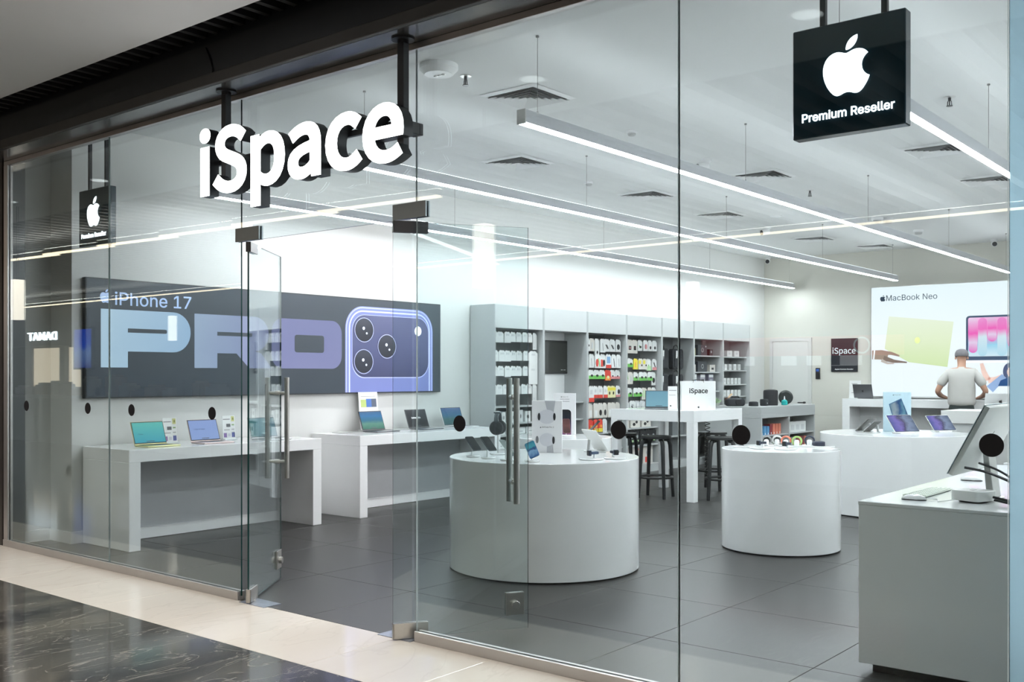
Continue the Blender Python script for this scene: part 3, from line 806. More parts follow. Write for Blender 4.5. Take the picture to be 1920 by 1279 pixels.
# ------------------------------------------------------------------ wall shelving, seven bays
BY = [6.083, 7.173, 8.263, 9.353, 10.443, 11.533, 12.623, 13.713]
XF, XBK, ZT, ZH = -8.84, -9.28, 2.56, 2.24
bay_lab = ['grey shelving bay of white cable packs nearest the left desk', 'grey shelving bay with recessed monitor', 'grey shelving bay of mixed packs left of the bar laptop', 'grey shelving bay of green and yellow packs',
           'grey shelving bay of hanging dark bags', 'grey shelving bay of boxed headsets with two dark cartons', 'grey shelving bay of small white boxes, last before the door']
BAY = []
for b in range(7):
    e = thing('shelving_bay', bay_lab[b], 'shelving', (XBK, BY[b], 0), 0, 'grey shelving bays along the left wall')
    D = XF - XBK; W = BY[b + 1] - BY[b] - .003
    box('side_panel', (0, 0, .0), (D, .022, ZT), grey_l, e, bevel=.001)
    box('side_panel', (0, W - .022, .0), (D, W, ZT), grey_l, e, bevel=.001)
    box('header', (D - .35, .022, ZH), (D - .002, W - .022, ZT), mat('header_grey', (.56, .575, .575), .3, var=.02), e, bevel=.001)
    box('back_panel', (0, .022, 0), (.02, W - .022, ZH), satin if b == 1 else (mat('slatwall_grey', (.20, .205, .21), .4) if b != 6 else grey_m), e)
    box('plinth', (.02, .022, 0), (D - .01, W - .022, .13), grey_l, e)
    BAY.append(e)
def shelf(b, z, depth=.36, m=grey_l, x0=.02):
    W = BY[b + 1] - BY[b] - .003
    return box('shelf', (x0, .022, z - .022), (x0 + depth, W - .022, z), m, BAY[b], bevel=.001)
for b, zs in ((0, (1.17, .935, .77, .58, .36)), (1, (1.2, .94, .7, .45)), (2, (.70, .45)), (3, (.735, .45)), (4, (.95, .55)), (5, (1.95, 1.655, 1.31, .9, .5)), (6, (1.945, 1.69, 1.424, 1.198, .9, .5))):
    for z in zs: shelf(b, z)

# ================================================================== WALL POSTERS AND SIGNS
# left wall light box with phone picture
pb = thing('wall_poster', 'long dark light box on the left wall, phone picture, iPhone 17 PRO', 'poster', (0, 0, 0))
XP = XL + .06
box('case', (XL, .533, 1.375), (XP, 5.443, 2.533), mat('poster_case', (.03, .035, .04), .3), pb, bevel=.003)
f_ = fnX(XP)
def pm(nm, c, k=.55): return mat(nm, c, .35, emit=k * .55, var=.02)
dk = pm('poster_dark', '343d46', .22)
MB().prism([(.545, 1.387), (5.431, 1.387), (5.431, 2.521), (.545, 2.521)], f_, .0, .002).build('print', dk, pb)
pc = pm('poster_logo_blue', '9fb4d8', .6)
emblem(MB(), f_, .733, 2.362, .135, .002, .004).build('logo', pc, pb)
text('lettering', 'iPhone 17', f_, .832, 2.283, pc, pb, width=.845, height=.128, d=(.002, .004), bold=.006)
P1 = screen('poster_p', [(0, 'b8d4e8'), (1, '9fc0e0')], .85, 1, .3, 2, .25); P2 = screen('poster_r', [(0, 'a9bedb'), (1, '8f97c8')], .75, 1, .3, 2, .25); P3 = screen('poster_o', [(0, '8d93c6'), (1, '7f86bd')], .75, 2, .3, 2, .25)
pP = [(.686, 1.672), (.967, 1.672), (.967, 1.830)] + rrect(1.0, 1.830, 1.669, 2.238, .2, 8, (0, 1, 1, 0))[1:-1] + [(.686, 2.238)]
gP = MB().prism(pP, f_, .002, .004).build('letter', P1, pb)
MB().prism(rrect(.967, 2.016, 1.395, 2.057, .015, 4, (0, 1, 1, 0)), f_, .004, .006).build('counter', dk, gP)
pR = [(1.716, 1.672), (1.992, 1.672), (1.992, 1.830), (2.235, 1.830), (2.40, 1.672), (2.70, 1.672), (2.56, 1.835)] + rrect(2.0, 1.86, 2.66, 2.238, .19, 8, (0, 1, 1, 0))[1:-1] + [(1.716, 2.238)]
gR = MB().prism(pR, f_, .002, .004).build('letter', P2, pb)
MB().prism(rrect(1.992, 2.016, 2.435, 2.057, .015, 4, (0, 1, 1, 0)), f_, .004, .006).build('counter', dk, gR)
gO = MB().prism(rrect(2.70, 1.672, 3.723, 2.238, .15, 8), f_, .002, .004).build('letter', P3, pb)
MB().prism(rrect(3.02, 1.857, 3.45, 2.058, .03, 4), f_, .004, .006).build('counter', dk, gO)
def phone_layer(g, w0, nm, c, k=.6):
    return MB().prism(rrect(3.778 + g, 1.389, 5.286 - g, 2.435 - g * .9, max(.28 - g, .08), 10, (0, 0, 1, 1)), f_, .004 + w0, .0046 + w0).build(nm, pm('ph_' + c, c, k), pb)
phone_layer(0, 0, 'phone_edge', '7d86c0'); phone_layer(.012, .0007, 'phone_rim', 'a3abdc', .65); phone_layer(.026, .0014, 'phone_side', '6f78ae', .5); phone_layer(.055, .0021, 'phone_highlight', 'b4bce8', .7); phone_layer(.075, .0028, 'phone_back', '6a73a8', .5)
pl = MB().prism(rrect(3.88, 1.56, 5.21, 2.335, .2, 10), f_, .0075, .0081).build('camera_plateau_edge', pm('ph_pl', 'a9b0de', .6), pb)
MB().prism(rrect(3.888, 1.572, 5.202, 2.329, .195, 10), f_, .0082, .0088).build('camera_plateau', screen('plateau_grad', [(0, '4a5284'), (.5, '626ba2'), (1, '6f78b0')], .75, 2, .2, 2, .25), pl)
for (a, b) in ((4.079, 2.148), (4.46, 1.955), (4.071, 1.762)):
    ln = MB().prism(ell(a, b, .168, .160), f_, .009, .0096).build('camera_lens', pm('ln0', '2c3150', .4), pb)
    MB().prism(ell(a, b, .158, .152), f_, .0097, .0102).build('lens_ring', pm('ln1', '9aa2c8', .5), ln)
    MB().prism(ell(a, b, .148, .142), f_, .0103, .0108).build('lens_glass', screen('lens_g', [(0, '2c3346'), (.6, '3d465a'), (1, '525c72')], .6, 2, .3, 3, .2), ln)
    MB().prism(ell(a - .01, b + .02, .02, .02, 12), f_, .0109, .0112).prism(ell(a + .04, b - .04, .014, .014, 12), f_, .0109, .0112).build('lens_glint', pm('ln3', 'c9d6ea', .8), ln)
MB().prism(ell(5.01, 2.163, .062, .062), f_, .009, .0098).build('flash', pm('ph_fl', 'e6eef8', .9), pb)

# back wall light box
lb = thing('wall_poster', 'bright white light box on the back wall, yellow laptop, MacBook Neo', 'poster', (0, 0, 0))
YP = YB - .08
box('case', (-7.04, YP, 1.165), (-3.1, YB, 3.285), alu, lb)
g_ = fnY(YP)
MB().prism([(-7.035, 1.19), (-3.105, 1.19), (-3.105, 3.28), (-7.035, 3.28)], g_, 0, .003).build('print', screen('neo_bg', [(0, 'f6faff'), (.5, 'f8fbff'), (1, 'eff8fc')], 1.06, 2, 0, 4, .6), lb)
navy = pm('neo_navy', '17344a', .1)
emblem(MB(), g_, -6.818, 3.068, .12, .003, .006).build('logo', navy, lb)
text('lettering', 'MacBook Neo', g_, -6.752, 3.016, navy, lb, width=.94, d=(.003, .006))
MB().prism([(-6.70, 2.72), (-5.52, 2.58), (-5.63, 1.745), (-6.33, 1.84), (-6.78, 2.1)], g_, .003, .006).build('pictured_laptop', screen('neo_yellow', [(0, 'dcecb0'), (.5, 'eef5d0'), (1, 'f5f9e2')], 1.0, 2, .15, 2, .6), lb)
MB().prism(ell(-6.17, 2.25, .05, .06), g_, .006, .008).build('pictured_emblem', pm('neo_y2', 'd6e690', .3), lb)
hd = pm('neo_skin', '8d7668', .45)
def fingers(pts, w0, w1, mm=hd):
    m_ = MB()
    for path, r0, r1 in pts:
        n_ = len(path); L_ = []; R2 = []
        for i, (a, b) in enumerate(path):
            d_ = Vector(path[min(i + 1, n_ - 1)]) - Vector(path[max(i - 1, 0)]); d_.normalize(); r = r0 + (r1 - r0) * i / (n_ - 1)
            L_.append((a - d_.y * r, b + d_.x * r)); R2.append((a + d_.y * r, b - d_.x * r))
        m_.prism(L_ + R2[::-1], g_, w0, w1)
    return m_.build('pictured_hand', mm, lb)
fingers([([(-7.02, 1.985), (-6.85, 1.985), (-6.72, 1.95)], .085, .10)], .008, .010)
fingers([([(-6.85, 2.03), (-6.65, 2.01), (-6.50, 1.96)], .045, .016)], .010, .012)
fingers([([(-6.80, 1.92), (-6.60, 1.86), (-6.36, 1.835)], .05, .012)], .011, .013, pm('neo_skin2', '6f5c52', .45))
fingers([([(-6.84, 1.88), (-6.72, 1.82), (-6.60, 1.82)], .03, .012)], .012, .014, pm('neo_skin3', 'a89a92', .5))
MB().prism([(-7.0, 1.9), (-6.975, 1.9), (-6.96, 2.07), (-6.985, 2.07)], g_, .014, .016).build('pictured_bracelet', pm('neo_silver', 'd8dde4', .7), lb)
mc = MB().prism(rrect(-5.305, 1.865, -3.93, 2.675, .06, 6, (0, 0, 1, 1)), g_, .003, .006).build('pictured_display', pm('neo_frame', '2d4058', .5), lb)
MB().prism(rrect(-5.268, 1.935, -3.967, 2.64, .03, 4), g_, .006, .008).build('display_picture', screen('neo_scr', [(0, 'dff1fb'), (.3, '9fd8f2'), (.6, 'ff6fc4'), (1, 'f7b6e2')], 1.0, 2, .25, 2), mc)
for i in range(8):
    a = -5.265 + i * .162
    z0_, z1_ = (1.94, 2.63) if i % 2 else (2.0 + .1 * (i % 3), 2.635)
    MB().prism(rrect(a + .006, z0_, a + .156, z1_, .072, 8), g_, .008, .0095).build('picture_capsule', [screen('cap_a', [(0, 'f46ac8'), (.3, 'f4d8f4'), (.55, 'ff5fc0'), (.8, 'f9a6dc'), (1, 'e9c9e6')], .95, 2, .1, 2), screen('cap_b', [(0, 'bfe6f8'), (.5, 'e2f2fb'), (.7, 'ff74c8'), (1, 'f58ad2')], .95, 2, .1, 2)][i % 2], mc)
MB().prism([(-5.40, 1.82), (-3.83, 1.82), (-3.83, 1.862), (-5.40, 1.862)], g_, .004, .006).build('picture_base_edge', pm('neo_edge', 'dfe6ee', .9), lb)
# pictured woman
fingers([([(-5.04, 1.81), (-5.0, 1.66), (-4.93, 1.50)], .03, .055), ([(-4.93, 1.50), (-4.80, 1.52), (-4.68, 1.58)], .05, .04)], .008, .010, pm('neo_arm', 'c9a79c', .6))
fingers([([(-4.90, 1.34), (-4.78, 1.46), (-4.66, 1.58)], .075, .05)], .010, .012, pm('neo_sleeve', '7f93b4', .5))
MB().prism(ell(-4.58, 1.66, .10, .15, 24), g_, .009, .011).build('pictured_hair', pm('neo_hair', '3d4664', .4), lb)
MB().prism(ell(-4.55, 1.65, .065, .09, 24), g_, .012, .014).build('pictured_face', pm('neo_face', 'd8b4a8', .6), lb)
MB().prism([(-4.76, 1.40), (-4.72, 1.50), (-4.60, 1.55), (-4.40, 1.52), (-4.34, 1.40)], g_, .011, .013).build('pictured_shirt', pm('neo_shirt', '14406e', .45), lb)
# black shop plaque
pq = thing('wall_plaque', 'black square wall plaque with iSpace in white, Apple Premium Reseller', 'sign', (0, 0, 0))
box('board', (-7.86, YB - .03, 1.66), (-7.33, YB, 2.32), mat('plaque_black', (.018, .02, .026), .25), pq, bevel=.003)
q_ = fnY(YB - .03)
pw_ = mat('plaque_white', (.85, .85, .85), .5)
text('lettering', 'iSpace', q_, -7.83, 2.02, pw_, pq, width=.465, font='S', bold=.004, d=(.0005, .004))
text('small_lettering', 'Apple Premium Reseller', q_, -7.595, 1.70, pw_, pq, width=.37, center=True, bold=.012, d=(.0005, .004))
box('rule', (-7.86, YB - .033, 1.785), (-7.33, YB - .0305, 1.79), mat('plaque_grey', (.3, .3, .31), .5), pq)
rd_ = thing('access_reader', 'black access reader beside the back door', 'reader', (-8.138, YB, 1.515))
box('body', (-.045, -.03, 0), (.045, 0, .225), black, rd_, bevel=.008, seg=2)
box('display', (-.03, -.0315, .15), (.03, -.0302, .2), screen('reader_blue', [(0, '1c3f90'), (1, '3f7be0')], .9), rd_)
# back door
bd = bpy.data.objects.new('door_3', None); COL.objects.link(bd); bd.location = (-8.715 * S, YB * S, 0); struct(bd, 'off-white closed door in the back wall')
dm = mat('door_white', (.70, .70, .675), .45)
box('door_panel', (-.38, -.03, .01), (.38, -.002, 2.28), dm, bd, bevel=.003)
for a, b in ((-.45, -.385), (.385, .45)): box('frame', (a, -.04, 0), (b, 0, 2.285), wall_w, bd, bevel=.002)
box('frame', (-.45, -.04, 2.285), (.45, 0, 2.35), wall_w, bd, bevel=.002)
MB().cyl((.31, -.03, 1.04), (.31, -.08, 1.04), .022, n=14).cyl((.31, -.075, 1.04), (.18, -.075, 1.04), .011, n=10).build('handle', mat('dark_steel', (.09, .09, .095), .3, metal=.8), bd)

# ================================================================== GOODS
LAP_N = [0]
def laptop(loc, rz, body, scr, lab, W=.345, D=.235, lean=20, cat='laptop', logo=True, writing=None):
    """front edge towards local -y, hinge on local y=0"""
    e = thing('laptop', lab, cat, loc, rz, 'laptops on show')
    box('base', (-W / 2, -D, .001), (W / 2, 0, .013), body, e, bevel=.004, seg=2)
    box('keyboard', (-W * .43, -D * .52, .013), (W * .43, -D * .10, .0142), mat('key_black', (.02, .02, .022), .5), e)
    box('trackpad', (-W * .2, -D * .93, .013), (W * .2, -D * .58, .0136), mat('trackpad', (.5, .5, .5), .4), e)
    H = D * .98
    ld = MB().box((-W / 2, -.004, 0), (W / 2, .004, H)).build('lid', body, e, (0, .003, .012), (-R_(lean), 0, 0), .003)
    MB().box((-W / 2 + .004, -.0055, .008), (W / 2 - .004, -.0042, H - .004)).build('bezel', black, ld)
    box('screen', (-W / 2 + .011, -.0068, .018), (W / 2 - .011, -.0057, H - .012), scr, ld)
    if logo: emblem(MB(), lambda u, v, w_: (-u, .004 + w_, v), 0, H * .52, .05, 0, .001).build('logo', black, ld)
    if writing:
        for (txt, u, v, wd, mm) in writing:
            text('screen_writing', txt, lambda a, b, w_: (a, -.0068 - w_, b), u * W, v * H, mm, ld, width=wd * W, d=(.0001, .0006))
    box('dock_mark', (-W * .12, -.0073, .026), (W * .12, -.0069, .034), mat('dock_grey', (.05, .06, .08), .5), ld)
    return e
teal = screen('scr_teal', [(0, '3f9fb4'), (1, '63bdb4')], .95, 2, .1); blue = screen('scr_blue', [(0, '8fa5d8'), (1, '8fa3d8')], .95, 2, .1)
sea = screen('scr_sea', [(0, '4a8f7c'), (.3, '6fae9e'), (.5, '2f86a8'), (.75, '1b86c8'), (1, '1a6fae')], .65, 2, .2, 5)
seab = screen('scr_sea_b', [(0, '3f8f8a'), (.35, '4f9fb0'), (.6, '8fc0c8'), (1, '3f86a0')], .6, 0, .5, 4)
dark_s = screen('scr_dark', [(0, '14161e'), (1, '232838')], .6, 2, .3); coast = screen('scr_coast', [(0, '2f6f78'), (.35, '3f7f80'), (.55, '2a7fae'), (1, '1a60a8')], .6, 2, .3, 6)
cyan_s = screen('scr_cyan', [(0, '8fc4d8'), (1, '7fb4cc')], .75, 2, .1)
ink_s = mat('screen_ink', (.03, .06, .12), .5); wht_s = mat('screen_white', (.9, .9, .9), .5, emit=.6)
RX = PI / 2                     # screens face the aisle
laptop((-8.86, .99, HT), RX, yellow_al, teal, 'citrus laptop with teal screen at the near end of the first desk', writing=[('Citrus', -.33, .42, .14, ink_s)])
laptop((-8.86, 1.60, HT), RX, pink_al, blue, 'blush laptop with pale blue screen, middle of the first desk', writing=[('Color of love', -.33, .52, .36, ink_s)])
laptop((-8.83, 2.30, HT), RX, silver, seab, 'silver laptop with sea picture behind the left door handle')
laptop((-9.0, 4.03, HT), RX, space_grey, sea, 'dark laptop with blue lake picture at the near end of the second desk', W=.37, D=.25)
laptop((-9.0, 4.80, HT), RX, space_grey, dark_s, 'dark laptop with black screen reading battery, middle of the second desk', W=.37, D=.25, writing=[('battery life', -.26, .50, .42, wht_s)])
laptop((-9.02, 5.48, HT), RX, silver, coast, 'silver laptop with blue coast picture at the far end of the second desk', W=.39, D=.26)
laptop((-6.98, 7.24, HB), R_(30), space_grey, cyan_s, 'dark laptop with pale cyan screen on the bar table', W=.36, D=.25)
def sheet(loc, rz, W, H, lab, blocks, tilt=6):
    e = thing('price_card', lab, 'price card', loc, rz)
    p = MB().box((-W / 2, -.002, .0), (W / 2, .002, H)).build('card', paper, e, (0, 0, .012), (-R_(tilt), 0, 0))
    box('foot', (-W / 2, -.035, 0), (W / 2, .045, .012), glass_clear, e, bevel=.002)
    for (u0, v0, u1, v1, m_) in blocks:
        box('print_block', (-W / 2 + u0 * W, -.0032, v0 * H), (-W / 2 + u1 * W, -.0022, v1 * H), m_, p)
    return e
glass_clear = mat('clear_acrylic', (.75, .78, .78), .1)
mv = lambda n, c: mat(n, c, .6)
blk = [(.06, .82, .60, .86, ink_g), (.70, .74, .94, .97, mv('p_yel', (.6, .6, .25))), (.78, .80, .90, .90, mv('p_olive', (.22, .22, .05))), (.30, .50, .62, .64, mv('p_g', (.12, .12, .13))), (.72, .56, .92, .62, mv('p_green', (.35, .5, .25))),
       (.10, .36, .55, .39, ink_g), (.70, .38, .92, .41, ink_g), (.06, .05, .30, .24, mv('p_pur', (.22, .14, .34))), (.70, .05, .94, .26, mv('p_ind', (.12, .14, .34))), (.40, .08, .60, .22, mv('p_pale', (.6, .6, .66)))]
sheet((-9.02, 1.30, HT), RX, .155, .24, 'white price card between the teal and blue laptops', blk)
sheet((-9.06, 2.02, HT), RX, .155, .24, 'white price card right of the blue laptop', blk)
sheet((-9.18, 4.13, HT), RX, .31, .46, 'tall white price card behind the lake picture laptop', [(.12, .88, .88, .89, ink_g), (.10, .60, .38, .80, mv('p_lime', (.5, .6, .2))), (.38, .60, .66, .82, mv('p_blue', (.08, .18, .5))), (.66, .60, .92, .82, mv('p_nav', (.10, .12, .17))), (.15, .36, .4, .46, mv('p_lil', (.45, .4, .5))), (.62, .38, .85, .44, mv('p_green', (.35, .5, .25)))])
# charging cables on the second desk
def cable(name, pts, r, m_, lab, cat='cable'):
    P_ = [Vector(p) for p in pts]; out = []
    for i in range(len(P_) - 1):
        p0, p1, p2, p3 = P_[max(i - 1, 0)], P_[i], P_[i + 1], P_[min(i + 2, len(P_) - 1)]
        for k in range(6):
            t = k / 6
            out.append(.5 * ((2 * p1) + (p2 - p0) * t + (2 * p0 - 5 * p1 + 4 * p2 - p3) * t * t + (3 * p1 - p0 - 3 * p2 + p3) * t ** 3))
    out.append(P_[-1])
    return tag(MB().tube(out, r, 6).build(name, m_), lab, cat)
cw = mat('cable_grey', (.3, .3, .3), .5)
cable('charging_cable', [(-9.0, 3.84, HT + .006), (-8.85, 3.72, HT + .004), (-8.95, 3.55, HT + .004), (-9.15, 3.50, HT + .004)], .003, cw, 'thin grey charging cable beside the lake picture laptop')
cable('charging_cable', [(-9.0, 4.62, HT + .006), (-8.88, 4.52, HT + .004), (-9.02, 4.40, HT + .004), (-9.2, 4.36, HT + .004)], .003, cw, 'thin grey charging cable between two laptops on the second desk')

# ---- phones, tablets and watches on stands
def pad(parent, r=.06, h=.014): return MB().lathe([(r * .9, 0), (r, .003), (r, h - .003), (r * .96, h), (0, h)], 28).build('pad', gloss, parent)
def phone_stand(loc, rz, lab, scr, lean=45, back=None, pole=.10, spin=0, W=.082, H=.172, cat='phone'):
    """screen faces local -y"""
    e = thing('phone', lab, cat, loc, rz, 'phones on stands')
    pad(e)
    MB().cyl((0, .02, .012), (0, .02, pole), .004, n=8).build('stand_post', alu, e)
    b = MB().prism(rrect(-W / 2, -H / 2, W / 2, H / 2, .014, 4), lambda u, v, w_: (u, w_, v), -.004, .004).build('body', back or black, e, (0, 0, pole + .01), (-R_(lean), spin, 0), .001)
    MB().prism(rrect(-W / 2 + .003, -H / 2 + .003, W / 2 - .003, H / 2 - .003, .012, 4), lambda u, v, w_: (u, w_, v), -.0052, -.0042).build('screen', scr, b)
    return e
flower = screen('scr_flower', [(0, '2f5f98'), (.35, '7fa8cc'), (.5, '123a78'), (.7, '3f9fb0'), (1, '1f6f90')], .7, 2, .6, 4)
offs = mat('screen_off', (.01, .011, .013), .08)
slate = mat('slate_back', (.06, .075, .085), .4)
phone_stand((-5.58, 1.95, HT), R_(75), 'dark phone on a tilted stand at the left edge of the wide drum', offs, 52, slate, .10)
phone_stand((-5.37, 1.90, HT), R_(75), 'dark phone on a tilted stand second from the left on the wide drum', offs, 52, slate, .11)
phone_stand((-5.12, 1.84, HT), R_(165), 'grey phone leaning behind the right door handle', offs, 40, mat('sage_back', (.22, .27, .26), .4), .09)
phone_stand((-4.905, 1.88, HT), R_(38), 'blue flower screen phone near the rim of the wide drum', flower, 48, mat('blue_back', (.05, .12, .25), .3), .085, R_(-24))
phone_stand((-6.67, 4.75, HT), R_(45), 'red phone on a stand on the hidden drum', screen('scr_red', [(0, '4a1f22'), (.5, '8f4f4a'), (1, '6a2a2c')], .5, 2, .5, 4), 25, mat('red_back', (.2, .05, .05), .4), .10)
phone_stand((-6.42, 4.93, HT), R_(-40), 'slate phone tilted away on the hidden drum', offs, 45, slate, .10)
# headset on a post
hs = thing('headphones', 'dark over-ear headphones hanging on a post on the wide drum', 'headphones', (-5.58, 2.27, HT))
pad(hs, .07)
MB().cyl((0, 0, .012), (0, 0, .36), .006, n=10).build('post', alu, hs)
arc = [(math.cos(R_(t)) * .075, 0, .275 + math.sin(R_(t)) * .085) for t in range(0, 181, 15)]
hb = MB().at((0, 0, 0), (0, 0, R_(118)))
hb.tube(arc, .008, 8)
for q in (-.014, .014): hb.tube([(a, q, c) for a, b, c in arc], .006, 6)
hb.build('headband', slate, hs)
box('canopy', (-.045, -.03, .352), (.045, .03, .366), slate, hs, bevel=.005, rot=(0, 0, R_(118)))
for s_ in (-1, 1):
    MB().lathe([(0, 0), (.055, .004), (.062, .02), (.055, .036), (0, .04)], 28).build('ear_cup', charcoal, hs, (math.cos(R_(118)) * s_ * .085, math.sin(R_(118)) * s_ * .085, .23), (0, R_(90) * -s_, R_(118)))
# counter-top picture boards
def board(loc, rz, W, H, lab, D=.05, m_=None):
    e = thing('display_board', lab, 'display board', loc, rz)
    box('board', (-W / 2, -D / 2, 0), (W / 2, D / 2, H), m_ or mat('board_white', (.74, .73, .74), .4), e, bevel=.002)
    return e, (lambda u, v, w_: (u, -D / 2 - w_, v))
e, q = board((-5.38, 2.70, HT), R_(33), .265, .455, 'white picture board of two earbuds on the wide drum')
sil = lambda n, c: mat(n, c, .4)
MB().prism([(-.02, .455), (.075, .455), (.06, .36), (.055, .30), (.02, .30)], q, .0, .002).build('picture_stem', sil('bud_grey', (.42, .42, .45)), e)
MB().prism(ell(.0, .315, .075, .062), q, .002, .004).build('picture_earbud', sil('bud_l', (.6, .6, .64)), e)
for a in (-.068, .066): MB().prism(ell(a, .315, .011, .033), q, .004, .006).build('picture_vent', ink, e)
MB().prism([(-.0, .0), (.06, .0), (.045, .10), (.0, .12)], q, .0, .002).build('picture_stem', sil('bud_grey', (.42, .42, .45)), e)
MB().prism(ell(.0, .115, .065, .058), q, .002, .004).build('picture_earbud', sil('bud_l', (.6, .6, .64)), e)
MB().prism(ell(-.085, .115, .013, .032), q, .004, .006).build('picture_tip', mat('bud_tip', (.16, .16, .17), .5), e)
MB().prism(ell(.058, .11, .011, .033), q, .004, .006).build('picture_vent', ink, e)
emblem(MB(), q, -.055, .222, .012, 0, .0012).build('logo', ink, e)
text('lettering', 'AirPods Pro 3', q, -.045, .218, ink, e, width=.105, d=(0, .0012))
e, q = board((-6.86, 4.98, HT), R_(22), .25, .47, 'pale picture board of a phone on the hidden drum')
MB().prism(rrect(-.06, .0, .08, .285, .04, 6, (0, 0, 1, 1)), q, 0, .002).build('picture_phone', screen('board_phone', [(0, 'e08fd0'), (.25, '7f6fae'), (.6, '2c3048'), (1, '14161e')], .35, 2, .2, 3), e)
emblem(MB(), q, -.035, .43, .014, 0, .0012).build('logo', ink, e)
text('lettering', 'iPhone 17e', q, -.025, .424, ink, e, width=.07, d=(0, .0012))
for v in (.40, .375): box('print_line', (-.05, -.0262, v), (.06, -.0252, v + .006), ink_g, e)
# white tablet on an angled arm, wide drum
def tablet(loc, rz, lab, scr, W=.26, H=.19, lean=40, back=silver, z=.05, base=True):
    e = thing('tablet', lab, 'tablet', loc, rz, 'tablets on stands')
    if base: box('stand_base', (-W * .30, -.05, 0), (W * .30, .09, .014), gloss, e, bevel=.004)
    MB().cyl((0, .085, .012), (0, .075, z + H * .28), .012, n=10).build('stand_arm', alu, e)
    b = MB().prism(rrect(-W / 2, 0, W / 2, H, .012, 4), lambda u, v, w_: (u, w_, v), -.004, .004).build('body', back, e, (0, -.045, .016), (-R_(lean), 0, 0), .001)
    MB().prism(rrect(-W / 2 + .003, .003, W / 2 - .003, H - .003, .01, 4), lambda u, v, w_: (u, w_, v), -.0048, -.0042).build('bezel', black, b)
    MB().prism(rrect(-W / 2 + .010, .010, W / 2 - .010, H - .010, .008, 4), lambda u, v, w_: (u, w_, v), -.0056, -.0049).build('screen', scr, b)
    return e
purple = screen('scr_purple', [(0, '3a3f8a'), (.3, '6a58a8'), (.5, '2d2650'), (.7, '6f7a98'), (1, '43506a')], 1.25, 0, .6, 3, .6)
tablet((-5.08, 3.03, HT), R_(150), 'white tablet seen from behind, leaning on the wide drum', offs, .30, .22, 35, mat('white_back', (.78, .78, .76), .4))
tablet((-3.93, 7.66, HT), R_(60), 'tablet with purple screen in front of the blue picture board', purple, .36, .25, 40)
tablet((-3.68, 8.25, HT), R_(60), 'tablet with purple screen at the right rim of its drum', purple, .34, .23, 40)
tablet((-4.42, 7.66, HT), R_(272), 'grey tablet seen edge-on, left of its twin', offs, .29, .21, 48, mat('grey_back', (.10, .095, .09), .5))
tablet((-4.27, 7.50, HT), R_(272), 'grey tablet seen edge-on, nearest the blue picture board', offs, .25, .18, 48, mat('grey_back', (.10, .095, .09), .5))
e, q = board((-4.12, 7.96, HT), R_(25), .31, .475, 'pale blue picture board of a tilted tablet', .06, mat('board_blue', (.50, .66, .74), .4))
MB().prism([(-.095, .33), (.045, .40), (.12, .20), (-.03, .10)], q, 0, .002).build('picture_tablet_edge', sil('tab_edge', (.04, .12, .24)), e)
MB().prism([(-.084, .325), (.04, .385), (.107, .20), (-.024, .115)], q, .002, .004).build('picture_tablet', screen('tab_pic', [(0, '9fc8e4'), (.3, 'cfe4f4'), (.55, '2f6fb8'), (.8, '8fd0f0'), (1, '2a5fa8')], .45, 0, .5, 3), e)
emblem(MB(), q, -.045, .44, .014, 0, .0012).build('logo', ink, e)
text('lettering', 'iPad Air', q, -.035, .434, ink_g, e, width=.075, d=(0, .0012))
# watches
def watch(loc, rz, lab, strap, case=None, r=.075):
    e = thing('watch', lab, 'watch', loc, rz, 'watches on white pads')
    pad(e, r, .012)
    case = case or mat('watch_case', (.05, .06, .09), .3, metal=.5)
    box('case', (-.022, -.03, .03), (.022, -.008, .075), case, e, bevel=.006, seg=2)
    box('face', (-.018, -.0315, .034), (.018, -.0302, .071), offs, e)
    MB().cyl((.022, -.019, .055), (.027, -.019, .055), .005, n=10).build('crown', case, e)
    MB().box((-.016, -.008, .042), (.016, .062, .064)).build('strap', strap, e, bevel=.004)
    MB().cyl((0, .03, .012), (0, .03, .045), .012, n=12).build('post', gloss, e)
navy_s = mat('navy_strap', (.02, .025, .05), .6); blue_s = mat('steel_blue_strap', (.06, .09, .15), .6)
watch((-4.66, 2.34, HT), R_(-25), 'steel blue watch on a white pad, left of the two on the wide drum', blue_s, r=.10)
watch((-4.56, 2.53, HT), R_(60), 'dark watch on a white pad at the right rim of the wide drum', navy_s, r=.09)
watch((-4.35, 4.40, HT), R_(35), 'navy watch at the left rim of the narrow drum', navy_s, r=.10)
watch((-4.15, 4.33, HT), R_(-25), 'navy watch facing front, centre of the narrow drum', navy_s, r=.10)
watch((-3.92, 4.37, HT), R_(-10), 'navy watch right of centre on the narrow drum', navy_s, r=.10)
def loop(loc, rz, lab, c):
    e = thing('watch_strap', lab, 'watch strap', loc, rz, 'coloured watch straps on the narrow drum')
    box('tray', (-.07, -.05, 0), (.07, .05, .012), gloss, e, bevel=.004)
    MB().tube([(.042 * math.cos(t * PI / 10), 0, .052 + .04 * math.sin(t * PI / 10)) for t in range(20)], .009, 8, closed=True).build('strap', c, e)
    MB().lathe([(.024, .012), (.024, .05), (.018, .062), (0, .066)], 16, (.0, -.03, 0)).build('holder', gloss, e)
for (x_, y_), nm, c in zip(((-4.27, 4.72), (-4.20, 4.80), (-4.10, 4.78), (-4.0, 4.80), (-3.93, 4.93)), ('grey', 'white', 'coral', 'lime green', 'midnight'), ((.3, .3, .3), (.75, .75, .73), (.75, .22, .14), (.45, .65, .22), (.03, .04, .07))):
    loop((x_, y_, HT), R_(20), '%s looped watch strap in the row on the narrow drum' % nm, mat('strap_' + nm.replace(' ', '_'), c, .6))
e = thing('watch_band_tray', 'white tray with a dark coiled band at the back of the narrow drum', 'tray', (-3.80, 4.84, HT))
